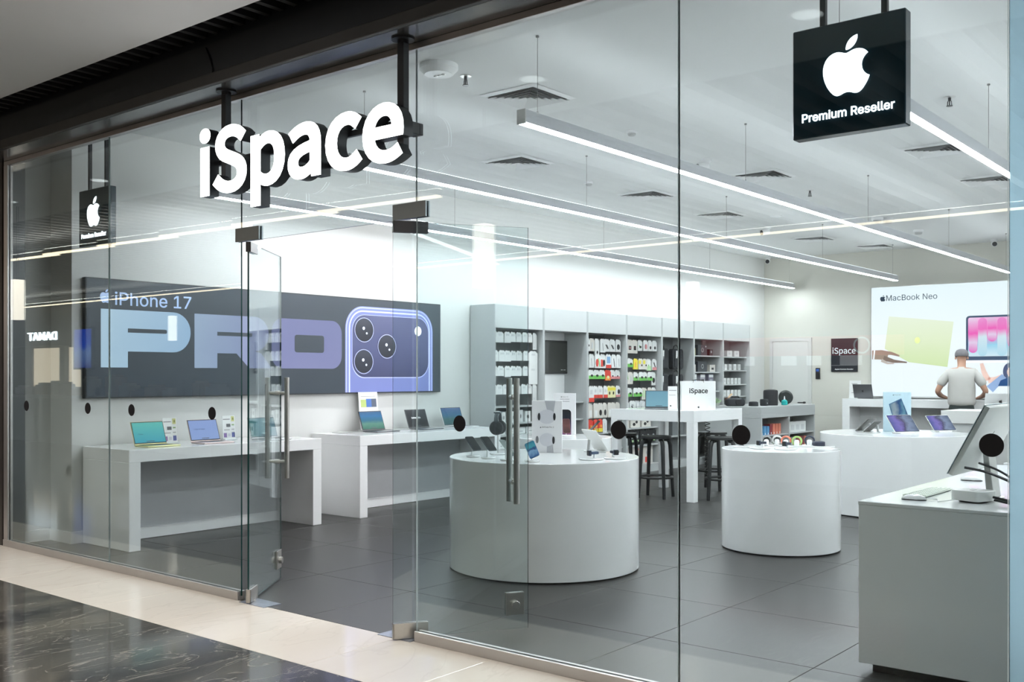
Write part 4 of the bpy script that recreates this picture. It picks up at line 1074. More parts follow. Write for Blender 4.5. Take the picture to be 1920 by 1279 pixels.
box('tray', (-.13, -.07, 0), (.13, .07, .012), gloss, e, bevel=.004)
MB().lathe([(.035, .012), (.055, .014), (.055, .05), (.045, .055), (.035, .05)], 28).build('coiled_band', navy_s, e)

# ---- right hand desk: display, small computer, keyboard, mice
dp = thing('desktop_display', 'white desktop display tilted back, seen from behind', 'monitor', (-1.47, 1.61, HT), R_(-90))
# local: screen faces -y (towards the aisle), back +y
pn = MB().box((-.36, -.016, 0), (.36, .012, .41)).build('panel', mat('display_back', (.66, .67, .64), .35), dp, (0, -.13, .150), (-R_(27), 0, 0), .006, 2)
box('edge_band', (-.362, -.020, -.002), (.362, -.0165, .412), mat('display_front', (.35, .43, .46), .2), pn)
box('screen', (-.34, -.022, .02), (.34, -.0205, .39), screen('disp_scr', [(0, '6f8fc0'), (1, 'b0c4e0')], .6), pn)
emblem(MB(), lambda u, v, w_: (-u, .012 + w_, v), 0, .22, .07, 0, .001).build('logo', mat('logo_grey', (.1, .11, .12), .3), pn)
MB().cyl((-.0, .012, .17), (0, .04, .17), .03, n=16).build('hinge', mat('hinge_grey', (.3, .3, .3), .3, metal=.5), pn)
MB().prism([(-.025, .33), (-.05, .33), (-.025, 0.010), (.015, .010)], lambda u, v, w_: (w_, u, v), -.07, .07).build('stand_leg', mat('stand_silver', (.62, .62, .60), .3, metal=.5), dp, bevel=.003)
box('stand_foot', (-.09, -.10, 0.001), (.09, .03, .010), mat('stand_silver', (.62, .62, .60), .3, metal=.5), dp, bevel=.003)
mn = thing('mini_computer', 'small silver desktop computer on the right desk', 'computer', (-1.53, 1.42, HT), R_(-20))
MB().prism(rrect(-.085, -.085, .085, .085, .025, 6), lambda u, v, w_: (u, v, w_), .008, .062).build('body', mat('mini_silver', (.72, .73, .71), .35, metal=.3), mn, bevel=.002)
MB().lathe([(.07, 0), (.074, .008)], 28).build('foot', black, mn)
emblem(MB(), lambda u, v, w_: (u, v, w_), 0, 0, .04, .062, .063).build('logo', mat('logo_grey', (.1, .11, .12), .3), mn)
for a in (-.04, 0, .04): box('port', (a - .008, .0845, .02), (a + .008, .0865, .032), black, mn)
kb_ = thing('keyboard', 'pale green slim keyboard on the right desk', 'keyboard', (-1.84, 1.66, HT), R_(90))
box('body', (-.24, -.065, .002), (.24, .065, .010), mat('key_body', (.55, .60, .52), .4), kb_, bevel=.003)
km = MB().cbox((0, 0, .0115), (.024, .020, .003)).mesh('key', mat('key_cap', (.62, .66, .58), .5), bevel=.001)
for i in range(15):
    for j in range(5): obj('key', km, kb_, (-.217 + i * .031, -.05 + j * .0245, 0))
def mouse(loc, rz, lab):
    e = thing('mouse', lab, 'mouse', loc, rz)
    P_ = [(-.065, .004), (-.06, .016), (-.03, .028), (.02, .030), (.055, .02), (.066, .004)]
    m_ = MB(); n_ = 9
    for i, (u, hh) in enumerate(P_):
        wd = .034 * math.sqrt(max(.05, 1 - (u / .072) ** 2))
        for k in range(n_): a = PI * k / (n_ - 1); m_.v.append((u, math.cos(a) * wd, .005 + math.sin(a) * (hh - .004)))
    for i in range(len(P_) - 1):
        for k in range(n_ - 1): m_.f.append((i * n_ + k, i * n_ + k + 1, (i + 1) * n_ + k + 1, (i + 1) * n_ + k)); m_.m.append(0)
    m_.build('shell', gloss, e)
    MB().prism(rrect(-.064, -.032, .064, .032, .03, 6), lambda u, v, w_: (u, v, w_), .0, .006).build('base', black, e)
mouse((-1.80, 1.29, HT), R_(10), 'white mouse beside the keyboard on the right desk')
mouse((-1.84, 2.55, HT), R_(10), 'white mouse under the tilted display')
cable('display_cable', [(-1.56, 1.36, HT + .185), (-1.45, 1.40, HT + .16), (-1.30, 1.46, HT + .09), (-1.16, 1.44, HT + .03), (-1.13, 1.34, HT + .010), (-1.24, 1.33, HT + .012), (-1.43, 1.42, HT + .03)], .0075, black, 'thick black cable from the display to the small computer')
cable('display_cable', [(-1.53, 1.52, HT + .20), (-1.42, 1.52, HT + .16), (-1.28, 1.54, HT + .07), (-1.14, 1.50, HT + .02), (-1.09, 1.36, HT + .009), (-1.22, 1.28, HT + .008), (-1.41, 1.36, HT + .022)], .0065, black, 'thinner black cable looping behind the small computer')
cable('mouse_cable', [(-1.74, 1.31, HT + .01), (-1.70, 1.36, HT + .004), (-1.66, 1.26, HT + .004), (-1.60, 1.36, HT + .012)], .003, gloss, 'thin white cable between mouse and small computer')

# ---- bar table goods
bg = thing('paper_bag', 'white paper bag reading iSpace on the bar table', 'bag', (-6.47, 7.36, HB), R_(38))
W, D, H = .44, .14, .37
MB().add([(-W / 2, -D / 2, 0), (W / 2, -D / 2, 0), (W / 2, D / 2, 0), (-W / 2, D / 2, 0), (-W / 2, -D / 2 + .01, H), (W / 2, -D / 2 + .01, H), (W / 2, D / 2 - .01, H), (-W / 2, D / 2 - .01, H), (-W / 2 + .02, 0, H * .45), (W / 2 - .02, 0, H * .45)],
         [(0, 3, 2, 1), (0, 1, 5, 4), (2, 3, 7, 6), (1, 2, 9), (1, 9, 5), (2, 6, 9), (5, 9, 6), (3, 0, 8), (0, 4, 8), (3, 8, 7), (4, 7, 8)]).build('bag_body', paper, bg)
bq = lambda u, v, w_: (u, -D / 2 + .01 * v / H - w_ - .0005, v)
text('lettering', 'iSpace', bq, 0, .215, ink, bg, width=.24, center=True, font='S', bold=.012, d=(0, .001))
emblem(MB(), bq, -.0, .035, .03, 0, .001).build('logo', ink, bg)
for s_ in (-1, 1):
    MB().tube([(-.07, s_ * (D / 2 - .012), H - .02), (-.06, s_ * (D / 2 - .01), H + .01), (.0, s_ * (D / 2 - .02), H + .02), (.06, s_ * (D / 2 - .01), H + .01), (.07, s_ * (D / 2 - .012), H - .02)], .004, 6).build('handle', mat('bag_cord', (.06, .06, .06), .7), bg)
sheet((-6.69, 7.10, HB), R_(38), .12, .29, 'white price card between laptop and paper bag', [(.1, .8, .9, .83, ink_g), (.1, .6, .8, .62, ink_g), (.2, .1, .35, .16, ink)], 2)
cable('coiled_cord', [(-6.62 + .035 * math.cos(t * 1.57), 7.9 + .035 * math.sin(t * 1.57), 1.0 - t * .0135) for t in range(60)], .006, black, 'black coiled cord hanging under the bar table')

# ---- shelving goods
def pack(kind):
    """mesh of one hanging pack, front towards +x, top at z=0"""
    W, H, base, mm = kind
    m_ = MB(); mats = [base]
    m_.box((-.010, -W / 2, -H), (.010, W / 2, -.03))
    m_.prism([(-W / 2, -.03), (W / 2, -.03), (W * .28, 0), (-W * .28, 0)], lambda u, v, w_: (w_, u, v), -.002, .002, 0)
    for (u0, v0, u1, v1, c, shp) in mm:
        if c not in mats: mats.append(c)
        mi = mats.index(c)
        a, b, cc, dd = -W / 2 + u0 * W, -W / 2 + u1 * W, -H + v0 * (H - .03), -H + v1 * (H - .03)
        pl = ell((a + b) / 2, (cc + dd) / 2, (b - a) / 2, (dd - cc) / 2, 14) if shp == 'e' else ([(a, cc), (b, cc), (b, dd), (a, dd)] if shp == 'b' else [(a, dd), (a + (b - a) * .35, dd), (b, cc), (b - (b - a) * .35, cc)])
        m_.prism(pl, lambda u, v, w_: (.010 + w_, u, v), 0, .003 if shp != 'e' else .008, mi)
    return m_.mesh('hanging_pack', mats, smooth=False)
cg = lambda n, c: mat('pk_' + n, c, .45)
PKW = cg('white', (.74, .75, .74)); PKC = cg('cream', (.66, .63, .58)); GRN = cg('green', (.16, .50, .10)); LGR = cg('lightgreen', (.45, .66, .36)); RED = cg('red', (.68, .06, .04)); ORG = cg('orange', (.85, .33, .06))
YEL = cg('yellow', (.78, .66, .06)); PYE = cg('paleyellow', (.72, .68, .38)); BLK = cg('black', (.02, .02, .022)); PNK = cg('pink', (.66, .25, .26)); BLU = cg('blue', (.20, .38, .62)); GRY = cg('grey', (.40, .42, .43)); PKG2 = cg('lgrey', (.60, .62, .63))
KIND = {
 'w': (.10, .14, PKW, [(.25, .72, .75, .98, PKG2, 'b')]), 'wl': (.11, .155, PKW, [(.25, .76, .75, .98, PKG2, 'b')]), 'wt': (.075, .24, PKW, [(.2, .08, .4, .2, PKG2, 'b')]), 'ws': (.15, .26, PKW, [(.3, .85, .7, .97, PKG2, 'b')]),
 'ln': (.105, .215, PKW, [(.40, .12, .62, .78, GRY, 's')]), 'lnb': (.105, .215, PKW, [(.36, .10, .66, .80, BLK, 's')]), 'arrow': (.115, .20, PKW, [(.2, .25, .8, .65, BLK, 's'), (.5, .30, .85, .6, GRY, 's')]), 'oval': (.105, .20, PKW, [(.25, .2, .75, .72, BLK, 'e')]),
 'gw': (.115, .20, PKW, [(0, 0, .4, .6, LGR, 'b'), (.5, .4, .8, .6, BLK, 'e')]), 'plain': (.10, .20, PKC, [(.35, .2, .65, .8, PKG2, 'b')]), 'slim': (.095, .26, PKW, [(.4, .10, .65, .3, BLK, 'e')]),
 'redl': (.12, .22, PKW, [(.10, .12, .55, .75, RED, 'e'), (.55, .12, .9, .8, GRN, 's')]), 'redb': (.12, .22, PKW, [(.12, .12, .5, .7, RED, 'b'), (.52, .15, .85, .7, BLK, 'e')]), 'blur': (.115, .22, PKW, [(.2, .4, .8, .95, BLU, 'b'), (.05, .0, .95, .28, RED, 'b')]),
 'grn': (.115, .145, PKW, [(0, 0, 1, .48, GRN, 'b'), (.4, .30, .8, .62, BLK, 'e')]), 'redo': (.125, .17, RED, [(.1, .02, .9, .4, ORG, 'b'), (.3, .2, .7, .55, PYE, 'e')]), 'pnk': (.105, .145, PKW, [(0, 0, 1, .35, PNK, 'b'), (.4, .3, .6, .5, BLK, 'e')]), 'hook': (.10, .24, PKW, [(.25, .08, .7, .3, RED, 'e'), (.35, .14, .6, .26, PKW, 'e')]),
 'rtag': (.10, .19, PKW, [(0, 0, 1, .32, RED, 'b'), (.3, .55, .7, .85, PKG2, 'b')]), 'rtagl': (.105, .25, PKW, [(0, 0, 1, .3, RED, 'b'), (.3, .55, .7, .85, PKG2, 'b')]), 'yel': (.10, .19, PYE, [(0, .72, 1, 1, YEL, 'b'), (.4, .3, .6, .6, BLK, 'e')]), 'drd': (.10, .18, PKW, [(.4, .3, .85, .8, BLK, 'e'), (0, 0, 1, .22, PNK, 'b')]),
 'bo': (.105, .235, PKC, [(.25, .18, .72, .62, BLK, 'e')]), 'bop': (.105, .235, PKC, [(.2, .1, .8, .6, PKW, 'b')]), 'ry': (.105, .20, RED, [(0, 0, 1, .33, YEL, 'b'), (.3, .4, .8, .65, ORG, 'e')]),
 'sq': (.14, .225, PKC, [(.32, .28, .72, .62, BLK, 'b'), (.42, .36, .62, .54, PNK, 'b')]), 'gb': (.12, .18, PKW, [(.2, .3, .7, .6, GRN, 's'), (.35, .3, .75, .55, BLK, 'e')]), 'rp': (.12, .18, PKW, [(.3, .2, .75, .75, PNK, 'e')]), 'dk': (.12, .18, PKW, [(.4, .2, .7, .55, BLK, 'e')]),
 'y1': (.11, .18, YEL, [(.3, .2, .5, .8, ORG, 'b')]), 'y2': (.11, .18, PKC, [(0, .6, .5, 1, YEL, 'b'), (.6, .35, .8, .55, BLK, 'e')]), 'lg': (.11, .20, PKW, [(0, 0, 1, .45, LGR, 'b'), (.4, .2, .55, .6, GRN, 'b')]), 'br': (.11, .19, PKW, [(.2, .3, .8, .8, BLK, 's'), (0, 0, 1, .3, PNK, 'b')]),
 'gw2': (.145, .20, PKC, [(.3, .2, .6, .5, BLK, 'e'), (.55, .45, .75, .9, GRN, 's')]), 'tall': (.10, .225, PKW, [(.2, .2, .75, .65, BLK, 'e')]), 'pg': (.11, .20, PKC, [(.3, .2, .5, .9, LGR, 'b'), (.65, .2, .8, .9, LGR, 'b')]), 'misc': (.13, .16, PKW, [(.2, .1, .8, .55, BLK, 's'), (.3, .5, .6, .8, GRY, 'e')]), 'mw': (.12, .16, PKG2, [(.3, .4, .7, .95, PKW, 'e'), (.2, .1, .6, .4, BLK, 's')]),
 'bk': (.135, .20, BLK, [(.3, .35, .6, .7, GRY, 'e'), (.2, .02, .8, .2, LGR, 'b')]),
}
DESC = {'w': 'white cable pack', 'wl': 'larger white cable pack', 'wt': 'slim tall white pack', 'ws': 'wide white pouch pack', 'ln': 'white pack with grey line', 'lnb': 'white pack with black band', 'arrow': 'pack with dark diagonal adapter', 'oval': 'white pack with black oval', 'gw': 'white and pale green pack', 'plain': 'plain cream pack', 'slim': 'long slim white pack',
 'redl': 'pack with red and green loop', 'redb': 'pack with red and black case', 'blur': 'blue and red pack', 'grn': 'white and bright green pack', 'redo': 'red and orange pack', 'pnk': 'white and pink pack', 'hook': 'white pack with red hook cable', 'rtag': 'white pack with red foot', 'rtagl': 'long white pack with red foot', 'yel': 'yellow pack with bright top', 'drd': 'pack with black charger',
 'bo': 'cream pack with black oval', 'bop': 'cream pack with white insert', 'ry': 'red and yellow pack', 'sq': 'cream pack with dark square', 'gb': 'white pack with green cable', 'rp': 'white pack with pink coil', 'dk': 'white pack with dark spot', 'y1': 'bright yellow pack', 'y2': 'cream and yellow pack', 'lg': 'white and light green pack', 'br': 'white pack with black arrow', 'gw2': 'wide cream pack with green cable', 'tall': 'tall white pack with black oval', 'pg': 'cream pack with pale green stripes', 'misc': 'white pack with black tools', 'mw': 'grey pack with white bulb', 'bk': 'black pack with green foot'}
bayn = {0: 'white cable bay', 2: 'bay before the bar laptop', 3: 'green and yellow bay'}
ordn = ['top', 'second', 'third', 'fourth', 'fifth', 'sixth', 'seventh']
packs = {}
peg = MB().cyl((-.24, 0, .0), (.03, 0, .004), .004, n=6).mesh('peg', steel)
rows = {0: [(2.20, 'wl wl wl w w w w wt'), (1.94, 'wl wl wl w w w ws'), (1.725, 'w w wl w w w ws'), (1.47, 'w w w w w w w wt')],
        2: [(2.165, 'gw plain slim ln arrow arrow oval'), (1.925, 'ln ln redl redb blur lnb ln'), (1.68, 'hook grn grn grn redo pnk pnk'), (1.43, 'tall rtagl rtag rtag rtag yel yel drd'), (1.165, 'bo bop bop bo bo bop bo bo'), (.915, 'ry ry ry ry ln')],
        3: [(2.175, 'plain sq sq gb rp dk dk'), (1.87, 'grn grn y1 y2 y2 lg br'), (1.65, 'gw2 plain grn grn grn grn tall'), (1.39, 'tall grn grn grn pg pg lg'), (1.18, 'misc misc mw mw mw misc'), (.70, 'bk bk bk bk bk bk')]}
for b, rr in rows.items():
    for ri, (zt, names) in enumerate(rr):
        names = names.split()
        full = len(names) > 5
        Wt = sum(KIND[k][0] for k in names); avail = BY[b + 1] - BY[b] - .09
        g_ap = .006; ks = (avail - g_ap * (len(names) - 1)) / Wt if full else 1.1
        y = BY[b] + .045
        cnt = {}
        for k in names:
            if k not in packs: packs[k] = pack(KIND[k])
            wd = KIND[k][0] * ks; yc = y + wd / 2; y += wd + g_ap
            o = obj('hanging_pack', packs[k], None, (-8.94 + random.uniform(-.02, .01), yc, zt), (0, 0, R_(random.uniform(-4, 4))))
            o.scale = (1, ks, 1)
            tag(o, '%s, %s row, %s' % (DESC[k], ordn[ri], bayn[b]), 'pack', 'packs in the %s row, %s' % (ordn[ri], bayn[b]))
            obj('peg', peg, BAY[b], (-8.95 - XBK, yc - BY[b], zt - .008))
# monitor in the second bay
tv = thing('wall_monitor', 'dark upright monitor recessed in the second shelving bay', 'monitor', (-9.255, 8.0 - .06, 1.62))
box('casing', (0, -.30, 0), (.05, .30, .50), black, tv, bevel=.003)
box('screen', (.0505, -.285, .015), (.052, .285, .485), mat('monitor_glass', (.045, .047, .043), .06), tv)
for a in (.13, .20): box('screen_mark', (.0522, a, .05), (.0526, a + .05, .06), mat('mark_grey', (.4, .4, .4), .6), tv)
# cartons on shelves
def carton(loc, dims, base, lab, deco=None, group=None, cat='box', rz=0, name='product_box'):
    """front faces +x"""
    W, D, H = dims
    e = thing(name, lab, cat, loc, rz, group)
    box('carton', (-D, -W / 2, 0), (0, W / 2, H), base, e, bevel=.002)
    for (u0, v0, u1, v1, c, shp) in (deco or []):
        a, b, cc, dd = -W / 2 + u0 * W, -W / 2 + u1 * W, v0 * H, v1 * H
        pl_ = ell((a + b) / 2, (cc + dd) / 2, (b - a) / 2, (dd - cc) / 2, 16) if shp == 'e' else [(a, cc), (b, cc), (b, dd), (a, dd)]
        MB().prism(pl_, lambda u, v, w_: (w_, u, v), .0003, .002).build('print', c, e)
    return e
for i in range(3):
    carton((-8.97, 9.47 + i * .34, .736), (.28, .2, .13), PKC, 'cream controller box, lower shelf of green and yellow bay', [(.2, .2, .5, .6, BLK, 'e'), (.5, .5, .75, .85, BLK, 'e')], 'controller boxes')
for i in range(3):
    carton((-8.97, 9.50 + i * .35, .131), (.30, .2, .30), PKC, 'large cream and red box at foot of green bay', [(.2, .05, .75, .35, RED, 'b'), (.3, .45, .6, .7, GRY, 'e'), (.6, .75, .7, .85, RED, 'b')], 'large boxes at floor level')
for i, (y, w_, h_) in enumerate(((6.30, .10, .17), (6.44, .08, .15), (6.66, .10, .15), (6.80, .13, .17), (6.98, .12, .15))):
    carton((-8.98, y, .935), (w_, .12, h_), PKW, 'white earbud box, second shelf of white cable bay', [(.3, .3, .42, .65, BLK, 'e'), (.56, .3, .68, .65, BLK, 'e')], 'white boxes low in the cable bay')
for z, n in ((.77, 4), (.58, 3)):
    for i in range(n):
        carton((-8.98, 6.27 + i * (.9 / n) + .1, z), (.2, .2, .09), PKW, 'flat white box %s, white cable bay' % ('under the earbud boxes' if z > .7 else 'on the lowest shelf'), [(.3, .3, .7, .45, GRY, 'b')], 'flat white boxes')
for z, y, h_ in ((.94, 8.02, .19), (.70, 7.98, .17), (.70, 7.75, .17), (.94, 7.7, .16)):
    carton((-8.98, y, z), (.11, .12, h_), PKW, 'white upright box under the recessed monitor', [(.3, .35, .7, .75, BLK, 'e')], 'boxes under the monitor')
# bags in the fifth bay
def hang_bag(y, zt, lab, w_=.36, h_=.42):
    e = thing('shoulder_bag', lab, 'bag', (-8.98, y, zt), 0, 'dark bags hanging in the fifth bay')
    MB().prism(rrect(-w_ / 2, -h_, w_ / 2, -.07, .05, 5), lambda u, v, k_: (k_, u, v), -.10, 0).build('bag_body', charcoal, e, bevel=.01)
    MB().tube([(-.05, -w_ * .25, -.08), (-.05, -w_ * .18, -.02), (-.05, 0, 0), (-.05, w_ * .18, -.02), (-.05, w_ * .25, -.08)], .012, 6).build('handle', black, e)
    MB().prism([(-.05, -.10), (.05, -.10), (.04, -h_ * .75), (-.06, -h_ * .75)], lambda u, v, k_: (k_ + .006, u - .04, v), 0, .004).build('hang_tag', paper, e)
    box('tag_picture', (.0105, -.06, -h_ * .62), (.012, .0, -h_ * .48), ink_g, e)
    MB().prism(rrect(-w_ * .38, -h_ * .92, w_ * .38, -h_ * .55, .03, 4), lambda u, v, k_: (k_, u, v), .0, .012).build('pocket', mat('bag_pocket', (.045, .047, .052), .85, var=.2, scale=60), e)
hang_bag(10.72, 2.12, 'dark shoulder bag with white tag, upper left of the fifth bay'); hang_bag(11.22, 2.12, 'dark shoulder bag, upper right of the fifth bay')
hang_bag(10.70, 1.68, 'dark shoulder bag with white tag, lower left of the fifth bay'); hang_bag(11.22, 1.68, 'dark shoulder bag, lower right of the fifth bay')
carton((-8.97, 10.75, .95), (.3, .2, .16), GRY, 'grey box low in the fifth bay, left', None, 'grey boxes low in the fifth bay'); carton((-8.97, 11.2, .55), (.4, .2, .3), grey_d, 'dark carton near the floor of the fifth bay', None, 'grey boxes low in the fifth bay')
# sixth bay
NV = cg('slate', (.045, .05, .06))
carton((-8.96, 11.72, 1.95), (.14, .15, .13), PYE, 'pale box left of the upper dark carton'); carton((-8.96, 12.05, 1.95), (.34, .2, .19), NV, 'dark carton with ring print on the top shelf of the sixth bay', [(.36, .3, .64, .75, GRY, 'e'), (.40, .38, .60, .68, NV, 'e'), (.82, .8, .9, .92, PKW, 'b')])
carton((-8.96, 12.38, 1.95), (.12, .15, .12), BLK, 'small black box right of the upper dark carton', [(.3, .4, .7, .8, GRY, 'e')])
carton((-8.96, 11.72, 1.655), (.16, .15, .13), PKC, 'cream box left of the lower dark carton', [(.3, .3, .7, .6, BLK, 'b')]); carton((-8.96, 12.05, 1.655), (.34, .2, .19), NV, 'dark carton with ring print on the second shelf of the sixth bay', [(.36, .3, .64, .75, GRY, 'e'), (.40, .38, .60, .68, NV, 'e')])
carton((-8.96, 12.43, 1.655), (.2, .15, .13), PKC, 'cream box right of the lower dark carton', [(.3, .3, .7, .6, BLK, 'b')])
for i, c in enumerate((LGR, GRY, PKW)):
    carton((-8.96, 11.75 + i * .31, 1.31), (.18, .15, .30), [PKG2, cg('lilac', (.35, .34, .40)), cg('violet', (.22, .21, .28))][i], ['pale grey tall box on the third shelf of the sixth bay', 'lilac tall box on the third shelf of the sixth bay', 'violet tall box on the third shelf of the sixth bay'][i], [(.05, .82, .95, .98, PKW, 'b'), (.25, .4, .75, .7, [BLU, BLK, GRY][i], 'b')])
carton((-8.96, 11.85, .9), (.4, .2, .22), GRY, 'grey carton on the lower shelf of the sixth bay'); carton((-8.96, 12.3, .5), (.3, .2, .25), PKW, 'white carton near the floor of the sixth bay')
for z, n, off in ((1.945, 3, 0), (1.69, 5, 0), (1.424, 6, 0), (1.198, 6, 0), (.9, 4, 0)):
    for i in range(n):
        w_ = .10 if n > 3 else (.10, .20, .20)[i]
        y = 12.73 + (.93 - w_) * (i / (n - 1) if n > 1 else 0) * (.9 if n > 3 else .8) + w_ / 2
        carton((-8.97, y, z), (w_, .12, .115), PKW, 'small white box on the %s shelf of the last bay' % {1.945: 'top', 1.69: 'second', 1.424: 'third', 1.198: 'fourth', .9: 'fifth'}[z], [(.3, .35, .7, .7, PKG2, 'b')], 'small white boxes on the %s shelf, last bay' % {1.945: 'top', 1.69: 'second', 1.424: 'third', 1.198: 'fourth', .9: 'fifth'}[z])

# ---- grey island with speakers
G0, G1, GX, GB = 11.77, 14.06, -7.68, -8.50
HG = 1.05
gi = thing('island_counter', 'grey island counter with shelves facing right, speakers on top', 'counter', (GB, G0, 0))
D = GX - GB; L_ = G1 - G0
box('top', (-.25, 0, HG - .20), (D, L_, HG), grey_l, gi, bevel=.006)
box('side_panel', (-.25, 0.004, 0), (D - .004, .05, HG - .20), grey_l, gi, bevel=.002)
box('side_panel', (-.25, L_ - .05, 0), (D - .004, L_ - .004, HG - .20), grey_l, gi, bevel=.002)
box('divider', (D - .42, L_ * .5 - .02, 0.1), (D - .004, L_ * .5 + .02, HG - .20), grey_l, gi)
box('back_panel', (D - .44, .05, 0), (D - .42, L_ - .05, HG - .2), mat('island_back', (.25, .25, .25), .5), gi)
box('plinth', (D - .42, .05, 0), (D - .02, L_ - .05, .1), grey_l, gi)
for z in (.55, .27): 
    for a, b in ((.05, L_ * .5 - .02), (L_ * .5 + .02, L_ - .05)): box('shelf', (D - .42, a, z - .02), (D - .01, b, z), grey_l, gi)
CY = cg('sky', (.10, .32, .58)); CR = cg('coral', (.75, .22, .14)); MR = cg('maroon', (.25, .02, .03))
for i, (c, nm) in enumerate(((LGR, 'mint'), (CY, 'blue'), (CY, 'blue'), (CY, 'blue'), (MR, 'maroon'), (CR, 'coral'), (CR, 'coral'), (CR, 'coral'))):
    carton((GX - .10, G0 + .13 + i * .118, .55), (.095, .12, .15 + (.03 if i > 3 else 0)), c, '%s speaker box, upper left shelf of grey island' % nm, [(.35, .04, .65, .22, PKW, 'b')], 'speaker boxes on the island, upper left')
for i in range(4):
    carton((GX - .10, G0 + 1.30 + i * .22, .55), (.14, .10, .19), PKW, 'white leaning box, upper right shelf of grey island', [(.2, .2, .7, .7, PKG2, 'b')], 'white boxes on the island', rz=R_(-25))
for i, (c, nm) in enumerate(((GRY, 'grey'), (BLK, 'black'), (GRY, 'slate'), (PKG2, 'silver'), (MR, 'maroon'), (CR, 'coral'), (MR, 'dark red'), (CR, 'orange'))):
    carton((GX - .10, G0 + 1.24 + i * .118, .27), (.10, .12, .19), c, '%s small box, lower right shelf of grey island' % nm, [(.3, .04, .6, .2, PKW, 'b')], 'boxes on the island, lower right')
for i in range(6):
    carton((GX - .10, G0 + .16 + i * .15, .27), (.11, .12, .13), [LGR, PKW][i % 2], ['pale green box, lower left shelf of grey island', 'white box, lower left shelf of grey island'][i % 2], None, 'boxes on the island, lower left')
# on top
z = HG
sp1 = thing('speaker', 'wide black oval speaker with carry handle on the grey island', 'speaker', (-8.28, 11.98, z), R_(55))
MB().lathe([(.13, 0), (.155, .02), (.16, .08), (.15, .12), (.10, .14), (0, .145)], 36, sx=1.15, sy=.8).build('body', charcoal, sp1)
MB().tube([(-.12, 0, .12), (-.06, 0, .165), (.06, 0, .165), (.12, 0, .12)], .014, 8).build('handle', black, sp1)
MB().lathe([(0, 0), (.055, .002), (.05, .012), (0, .014)], 24).build('driver', black, sp1, (0, -.125, .07), (R_(90), 0, 0))
sp2 = thing('speaker', 'small black puck speaker right of the oval speaker', 'speaker', (-8.0, 12.13, z))
MB().lathe([(.08, 0), (.085, .02), (.08, .07), (.06, .08), (0, .082)], 28).build('body', charcoal, sp2); MB().lathe([(.02, .082), (0, .084)], 16).build('button', grey_d, sp2)
sp3 = thing('speaker', 'small black cube speaker before the tall canister', 'speaker', (-7.95, 12.45, z))
box('body', (-.06, -.06, 0), (.06, .06, .12), charcoal, sp3, bevel=.02, seg=3); box('badge', (.0605, -.015, .04), (.062, .015, .055), grey_l, sp3)
sp4 = thing('speaker', 'tall black canister speaker on the grey island', 'speaker', (-7.98, 12.78, z))
MB().lathe([(.125, 0), (.13, .02), (.13, .25), (.118, .275), (0, .28)], 36).build('body', mat('speaker_mesh', (.018, .018, .021), .7, bump=.4, scale=120), sp4)
MB().lathe([(.10, .28), (.085, .286), (0, .286)], 28).build('top_dial', black, sp4); box('tag', (.10, .06, .23), (.115, .10, .26), paper, sp4)
sp5 = thing('speaker', 'big black hourglass speaker lying at the right of the grey island', 'speaker', (-7.98, 13.42, z + .135), R_(-35))
MB().lathe([(.10, -.17), (.128, -.14), (.132, -.09), (.115, 0), (.132, .09), (.128, .14), (.10, .17)], 36).build('body', mat('speaker_gloss', (.02, .024, .023), .35), sp5, (0, 0, 0), (R_(90), 0, R_(60)))
for s_ in (-1, 1): MB().lathe([(.09, 0), (.06, .012), (0, .016)], 28).build('end_driver', charcoal, sp5, (math.sin(R_(60)) * .168 * s_, -math.cos(R_(60)) * .168 * s_, 0), (R_(90), 0, R_(60) + (0 if s_ < 0 else PI)))
tb = thing('bottle', 'teal bottle with pointed cap between two speakers', 'bottle', (-7.86, 13.1, z))
MB().lathe([(.05, 0), (.058, .01), (.055, .07), (.03, .095), (.015, .10)], 24).build('body', mat('teal_plastic', (.02, .42, .40), .35), tb); MB().lathe([(.016, .10), (.012, .13), (.004, .165), (0, .166)], 14).build('cap', satin, tb)
kt = thing('tool_stand', 'wooden handled stand with copper tubes behind the oval speaker', 'stand', (-8.55, 12.25, z))
box('base', (-.05, -.10, 0), (.05, .10, .015), satin, kt)
for i in range(4): MB().cyl((0, -.075 + i * .05, .015), (0, -.075 + i * .05, .13), .018, n=12).build('tube', mat('copper', (.45, .16, .09), .4, metal=.6), kt)
MB().tube([(0, .0, .13), (.0, .06, .17), (0, .13, .20)], .018, 8).build('handle', mat('wood_light', (.62, .42, .26), .5), kt)
pl_ = thing('small_plant', 'pale green small plants at the left end of the grey island', 'plant', (-8.60, 11.90, z))
MB().lathe([(.05, 0), (.06, .05), (.05, .05)], 20).build('pot', mat('pot_grey', (.4, .42, .38), .6), pl_)
lf = MB().prism([(0, 0), (.02, .03), (.012, .08), (0, .1), (-.012, .08), (-.02, .03)], lambda u, v, w_: (u, w_, v), -.002, .002).mesh('leaf', mat('leaf_pale', (.30, .42, .26), .6))
for i in range(12): obj('leaf', lf, pl_, (random.uniform(-.03, .03), random.uniform(-.03, .03), .045), (random.uniform(-.9, .9), random.uniform(-.9, .9), random.uniform(0, 6)))

